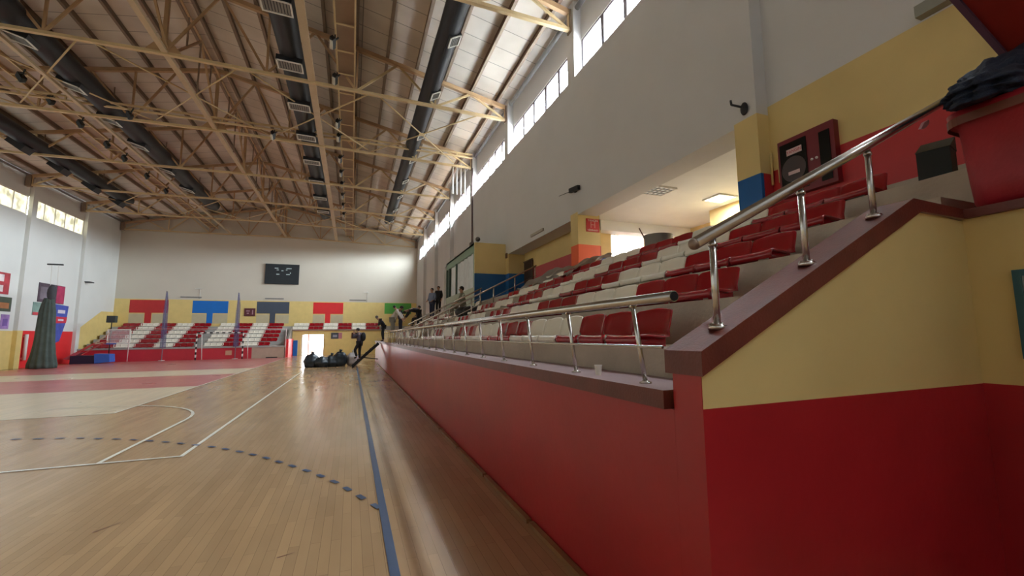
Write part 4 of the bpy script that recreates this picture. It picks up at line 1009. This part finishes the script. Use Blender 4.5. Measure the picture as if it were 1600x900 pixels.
m = MB(); m.tube((0.0, 0, 4.4), (-0.05, 0, 6.0), 0.015, n=6); m.tube((0.3, 0, 4.8), (0.25, 0, 6.0), 0.015, n=6); m.build('hanging_cord', FRAMEW, e)
m = MB(); m.box(-0.25, 0.45, -0.05, 0.05, 6.0, 6.08); m.build('hanger_bar', BLK, e)
tag(e, 'dark green gathered divider curtain hanging down to the floor at the left', 'curtain')
# posters and banners on left wall
def wallpic(name, y0, y1, z0, z1, cs, lab, cat='poster', extra=None):
    e = empty(name, (XL+0.008, y0, z0)); wy, wz = y1-y0, z1-z0
    m = MB(); m.box(0, 0.03, 0, wy, 0, wz); m.build('sheet', mat(name+'_%d' % int(y0*100+z0*10), cs[0], 0.5, var=0.3, scale=2), e)
    m = MB()
    for a0, a1, b0, b1, mi in (extra or []): m.box(0.03, 0.036, wy*a0, wy*a1, wz*b0, wz*b1, mi)
    if extra: m.build('printed_area', [mat('print_%s_%s_%s' % c, c, 0.5, var=0.25, scale=2) for c in cs[1:]], e)
    tag(e, lab, cat, 'posters on the left wall'); return e
wallpic('poster', 37.1, 39.8, 4.0, 5.2, [(84, 68, 80), (176, 50, 90), (120, 110, 120)], 'wide grey and magenta photo poster behind the curtain top', extra=[(0.68, 1, 0.02, 0.98, 0), (0.06, 0.6, 0.15, 0.8, 1)])
wallpic('poster', 36.75, 37.8, 3.17, 3.95, [(130, 160, 150), (200, 70, 80)], 'small green and red poster just left of the curtain', extra=[(0, 1, 0, 0.22, 0)])
wallpic('poster', 32.6, 34.5, 4.2, 5.4, [(176, 60, 70), (228, 214, 214)], 'red frame with white squares at the left edge, top one', extra=[(0.35, 0.75, 0.1, 0.4, 0), (0.35, 0.75, 0.58, 0.9, 0)])
wallpic('poster', 32.9, 34.85, 3.25, 4.05, [(70, 80, 66), (170, 110, 70)], 'dark green photo poster at the left edge, middle one', extra=[(0.4, 0.9, 0.2, 0.6, 0)])
wallpic('poster', 34.2, 34.83, 2.27, 3.08, [(164, 130, 190), (120, 90, 160)], 'small lilac poster at the left edge, lowest one', extra=[(0.2, 0.8, 0.2, 0.7, 0)])
e = empty('hanging_banner', (XL+0.1, 38.7, 1.4))
m = MB(); m.prism([(0, 0, 2.55), (0, 1.55, 2.5), (0, 1.45, 1.5), (0, 0.9, 0.15), (0, 0.4, 0.0), (0, 0.1, 0.7)], (0.02, 0, 0)); m.build('banner_cloth', mat('banner_blue', (70, 84, 170), 0.6, var=0.2), e)
m = MB(); m.prism([(0.021, 0.05, 1.75), (0.021, 1.5, 1.75), (0.021, 1.42, 1.35), (0.021, 0.05, 1.3)], (0.004, 0, 0)); m.build('banner_stripe', mat('banner_red', (200, 50, 70), 0.6), e)
m = MB(); m.box(0.021, 0.025, 0.4, 1.2, 1.98, 2.2); m.box(0.026, 0.03, 0.5, 1.1, 1.48, 1.6); m.build('banner_print', mat('banner_white', (214, 206, 220), 0.6), e)
tag(e, 'blue banner with red stripe hanging crooked behind the curtain', 'banner')
m = MB(); m.tube((0, 0, 0.45), (0.0, 0.0, 1.98), 0.09, n=10); m.box(-0.12, 0.03, -0.05, 0.05, 0.5, 0.6); m.box(-0.12, 0.03, -0.05, 0.05, 1.8, 1.9); o = m.build('white_tube', FRAMEW); o.location = (XL+0.12, 36.3, 0); tag(o, 'white vertical tube on the red wall left of the curtain', 'tube')
for y, z, lab in ((41.75, 5.72, 'small dark bracket on the left wall near the corner'),):
    m = MB(); m.box(0, 0.5, -0.1, 0.5, 0, 0.07); o = m.build('wall_bracket', BLK); o.location = (XL, y, z); tag(o, lab, 'bracket')

# ------------------------------------------------------------------ people
SKIN = mat('skin', (176, 132, 106), 0.6, var=0.04); HAIR = mat('dark_hair', (34, 28, 26), 0.7, var=0.2, scale=10)
def skin_obj(name, verts, edges, radii, mt, parent, root=0, sub=2):
    me = bpy.data.meshes.new(name); me.from_pydata(verts, edges, []); o = bpy.data.objects.new(name, me); C.objects.link(o)
    md = o.modifiers.new('Skin', 'SKIN'); md.use_smooth_shade = True
    if not me.skin_vertices:
        me.attributes  # layer is made by the modifier
    for i, v in enumerate(me.skin_vertices[0].data):
        v.radius = (radii[i], radii[i]) if not isinstance(radii[i], tuple) else radii[i]; v.use_root = (i == root)
    s_ = o.modifiers.new('Sub', 'SUBSURF'); s_.levels = sub; s_.render_levels = sub
    me.materials.append(mt); o.parent = parent; return o
def person(name_label, loc, face, pose, shirt, trousers, scale=1.0, bald=False, pack=None, holds=None):
    """pose: dict of joints in metres; +x is where the person faces, +y their left."""
    e = empty('person', loc, face); e.scale = (scale,)*3
    J = dict(pel=(0, 0, 0.95), wai=(0, 0, 1.10), che=(0.01, 0, 1.32), nec=(0.02, 0, 1.47), hea=(0.04, 0, 1.62), top=(0.03, 0, 1.72),
             lsh=(0, 0.19, 1.42), lel=(0.02, 0.25, 1.14), lwr=(0.10, 0.25, 0.90), rsh=(0, -0.19, 1.42), rel=(0.02, -0.25, 1.14), rwr=(0.10, -0.25, 0.90),
             lhi=(0, 0.09, 0.92), lkn=(0.02, 0.10, 0.50), lan=(0, 0.10, 0.09), lto=(0.16, 0.11, 0.04), rhi=(0, -0.09, 0.92), rkn=(0.02, -0.10, 0.50), ran=(0, -0.10, 0.09), rto=(0.16, -0.11, 0.04))
    J.update(pose); names = list(J); idx = {n: i for i, n in enumerate(names)}
    V_ = [J[n] for n in names]
    E_ = [('pel','wai'),('wai','che'),('che','nec'),('nec','hea'),('hea','top'),('che','lsh'),('lsh','lel'),('lel','lwr'),('che','rsh'),('rsh','rel'),('rel','rwr'),
          ('pel','lhi'),('lhi','lkn'),('lkn','lan'),('lan','lto'),('pel','rhi'),('rhi','rkn'),('rkn','ran'),('ran','rto')]
    R_ = dict(pel=0.12, wai=0.115, che=0.125, nec=0.052, hea=0.088, top=0.065, lsh=0.058, rsh=0.058, lel=0.040, rel=0.040, lwr=0.028, rwr=0.028, lhi=0.085, rhi=0.085, lkn=0.055, rkn=0.055, lan=0.038, ran=0.038, lto=0.03, rto=0.03)
    edges = [(idx[x], idx[y]) for x, y in E_]; rad = [R_[n] for n in names]
    # hands: palm, four fingers and a thumb
    for s_ in ('l', 'r'):
        wv, ev = Vector(J[s_+'wr']), Vector(J[s_+'el']); d = (wv-ev).normalized(); side = Vector((0, 1, 0)); n2 = d.cross(side).normalized(); side = n2.cross(d)
        palm = wv+d*0.06; V_.append(tuple(palm)); rad.append(0.026); pi_ = len(V_)-1; edges.append((idx[s_+'wr'], pi_))
        for k in range(4):
            base = palm+d*0.03+side*(k-1.5)*0.02; V_.append(tuple(base)); rad.append(0.009); bi = len(V_)-1; edges.append((pi_, bi))
            tip = base+d*(0.05+0.01*(1.5-abs(k-1.5)))+n2*0.02; V_.append(tuple(tip)); rad.append(0.008); edges.append((bi, len(V_)-1))
        V_.append(tuple(wv+d*0.04+side*0.045)); rad.append(0.01); edges.append((idx[s_+'wr'], len(V_)-1))
    # nose and ears
    hv = Vector(J['hea']); fw = (Vector(J['hea'])-Vector(J['nec'])).cross(Vector((0, 1, 0))).normalized()*-1
    if fw.x < -0.2: fw = -fw
    skin_obj('body', V_, edges, rad, SKIN, e)
    tp = ['wai', 'che', 'nec2', 'lsh', 'lel', 'rsh', 'rel', 'pel', 'lw2', 'rw2']
    JJ = dict(J); JJ['nec2'] = tuple(Vector(J['che']).lerp(Vector(J['nec']), 0.75)); JJ['lw2'] = tuple(Vector(J['lel']).lerp(Vector(J['lwr']), 0.8)); JJ['rw2'] = tuple(Vector(J['rel']).lerp(Vector(J['rwr']), 0.8))
    id2 = {n: i for i, n in enumerate(tp)}
    skin_obj('shirt', [JJ[n] for n in tp], [(id2[x], id2[y]) for x, y in (('pel','wai'),('wai','che'),('che','nec2'),('che','lsh'),('lsh','lel'),('lel','lw2'),('che','rsh'),('rsh','rel'),('rel','rw2'))],
             [0.145, 0.155, 0.075, 0.078, 0.062, 0.078, 0.062, 0.145, 0.048, 0.048], shirt, e)
    tp = ['pel', 'lhi', 'lkn', 'la2', 'rhi', 'rkn', 'ra2']; JJ['la2'] = tuple(Vector(J['lkn']).lerp(Vector(J['lan']), 0.93)); JJ['ra2'] = tuple(Vector(J['rkn']).lerp(Vector(J['ran']), 0.93))
    id2 = {n: i for i, n in enumerate(tp)}
    skin_obj('trousers', [JJ[n] for n in tp], [(id2[x], id2[y]) for x, y in (('pel','lhi'),('lhi','lkn'),('lkn','la2'),('pel','rhi'),('rhi','rkn'),('rkn','ra2'))], [0.135, 0.105, 0.078, 0.062, 0.105, 0.078, 0.062], trousers, e)
    for s_ in ('l', 'r'):
        skin_obj('shoe', [J[s_+'an'], tuple(Vector(J[s_+'an']).lerp(Vector(J[s_+'to']), 0.5)+Vector((0, 0, -0.015))), J[s_+'to']], [(0, 1), (1, 2)], [0.05, 0.046, 0.038], BLK, e, sub=1)
    hd = (Vector(J['top'])-Vector(J['nec'])).normalized()
    m = MB(); c = hv+hd*0.035-fw*0.02
    m.ball(c, 0.097, 0.09, 0.10, seg=16, rings=10)
    bmesh.ops.delete(m.bm, geom=[f for f in m.bm.faces if (f.calc_center_median()-hv).dot(fw) > 0.045 and (f.calc_center_median()-hv).dot(hd) < 0.075 or (f.calc_center_median()-hv).dot(hd) < -0.045], context='FACES')
    m.build('hair', HAIR if not bald else mat('grey_hair', (90, 84, 80), 0.7), e)
    m = MB(); q = hv+fw*0.088; m.ball(q-hd*0.005, 0.014, 0.012, 0.02, m=0)
    sd = hd.cross(fw)
    for s_ in (-1, 1): m.ball(hv+sd*0.086*s_, 0.015, 0.012, 0.026); 
    m.build('face_features', SKIN, e)
    m = MB()
    for s_ in (-1, 1): m.ball(hv+fw*0.084+sd*0.032*s_+hd*0.02, 0.009, 0.009, 0.006)
    m.ball(hv+fw*0.082-hd*0.045, 0.01, 0.022, 0.005); m.build('eyes_and_mouth', BLK, e)
    if pack:
        m = MB(); che = Vector(J['che']); wai = Vector(J['wai']); ax = (che-wai).normalized(); bk = ax.cross(Vector((0, 1, 0))); bk = bk if bk.x < 0 else -bk
        c = che.lerp(wai, 0.5)+bk*0.22; m.ball(c, 0.13, 0.16, 0.24); m.build('backpack', pack, e)
    tag(e, name_label, 'person'); return e
DK = mat('dark_cloth', (30, 31, 36), 0.8, var=0.15, scale=5); PUR = mat('mauve_shirt', (84, 76, 90), 0.8, var=0.1); WSH = mat('white_shirt', (200, 194, 190), 0.8); NAVY = mat('navy_cloth_person', (28, 32, 52), 0.8); LBL = mat('light_blue_shirt', (122, 134, 160), 0.8); JEAN = mat('blue_jeans', (52, 58, 84), 0.8); GRY = mat('grey_cloth', (132, 128, 120), 0.8); KHA = mat('khaki', (120, 112, 96), 0.8)
bend = dict(wai=(0.06, 0, 1.10), che=(0.20, 0, 1.28), nec=(0.32, 0, 1.38), hea=(0.42, 0, 1.47), top=(0.46, 0, 1.56), lsh=(0.22, 0.18, 1.36), rsh=(0.22, -0.18, 1.36))
# climbing person with camera
person('person in mauve shirt with backpack and dark trousers climbing the black stair', (0.42, 26.25, 0.33), math.radians(160),
       dict(lel=(0.25, 0.2, 1.22), lwr=(0.30, 0.06, 1.46), rel=(0.25, -0.2, 1.22), rwr=(0.30, -0.06, 1.46), lkn=(0.20, 0.10, 0.56), lan=(0.08, 0.1, 0.2), lto=(0.24, 0.11, 0.15), che=(0.05, 0, 1.32), nec=(0.08, 0, 1.47), hea=(0.12, 0, 1.6), top=(0.13, 0, 1.7)), PUR, DK, 1.02, pack=DK)
person('person in black looking down at the top of the stair on the ledge', (1.66, 26.5, 1.333), math.radians(185),
       dict(bend, lel=(0.25, 0.2, 1.10), lwr=(0.36, 0.14, 0.95), rel=(0.25, -0.2, 1.10), rwr=(0.36, -0.14, 0.95), lkn=(0.1, 0.1, 0.5)), DK, DK, 0.9, bald=True)
person('person in white shirt bending over at the far end of the grandstand', (1.98, 24.6, tz(0)), math.radians(-20),
       dict(bend, lel=(0.4, 0.2, 1.12), lwr=(0.5, 0.12, 0.92), rel=(0.4, -0.2, 1.12), rwr=(0.5, -0.12, 0.92)), WSH, GRY, 1.06)
person('person in dark navy clothes facing the white shirt person', (2.78, 28.6, tz(1)), math.radians(200),
       dict(bend), NAVY, NAVY, 1.0)
person('person in light blue shirt and jeans standing on the upper steps', (4.3, 26.3, tz(3)), math.radians(215), dict(lwr=(0.2, 0.2, 1.0), rwr=(0.2, -0.2, 1.0)), LBL, JEAN, 1.02)
person('person in black standing behind the light blue shirt on the upper steps', (5.0, 28.2, tz(4)), math.radians(230), {}, DK, DK, 1.0)
person('person in black bent double reaching down over the steps', (3.35, 24.9, tz(1)+0.18), math.radians(185),
       dict(wai=(0.22, 0, 1.02), che=(0.48, 0, 1.02), nec=(0.64, 0, 0.98), hea=(0.76, 0, 0.92), top=(0.84, 0, 0.86), lsh=(0.5, 0.18, 1.0), rsh=(0.5, -0.18, 1.0), lel=(0.62, 0.2, 0.75), lwr=(0.78, 0.16, 0.52), rel=(0.62, -0.2, 0.75), rwr=(0.78, -0.16, 0.52), lkn=(0.06, 0.11, 0.5), rkn=(0.04, -0.11, 0.5)), DK, DK, 0.95)
sit = dict(pel=(0, 0, 0.48), wai=(0.0, 0, 0.62), che=(0.03, 0, 0.86), nec=(0.05, 0, 1.0), hea=(0.07, 0, 1.14), top=(0.06, 0, 1.24), lsh=(0.02, 0.18, 0.95), rsh=(0.02, -0.18, 0.95), lel=(0.10, 0.24, 0.70), rel=(0.10, -0.24, 0.70), lwr=(0.30, 0.16, 0.60), rwr=(0.30, -0.16, 0.60),
           lhi=(0.02, 0.09, 0.46), rhi=(0.02, -0.09, 0.46), lkn=(0.42, 0.10, 0.47), rkn=(0.42, -0.10, 0.47), lan=(0.42, 0.10, 0.07), ran=(0.42, -0.10, 0.07), lto=(0.56, 0.1, 0.035), rto=(0.56, -0.1, 0.035))
person('person in brownish grey sitting low behind the bent over person', (3.7, 27.0, tz(2)-0.05), math.radians(190), sit, mat('brown_grey_cloth', (92, 82, 80), 0.8), DK, 0.95)
person('person in grey green sitting in front of the booth, dark hair', (3.95, 17.0, tz(2)), math.radians(180), sit, mat('grey_green_cloth', (120, 122, 104), 0.8), KHA, 1.0)
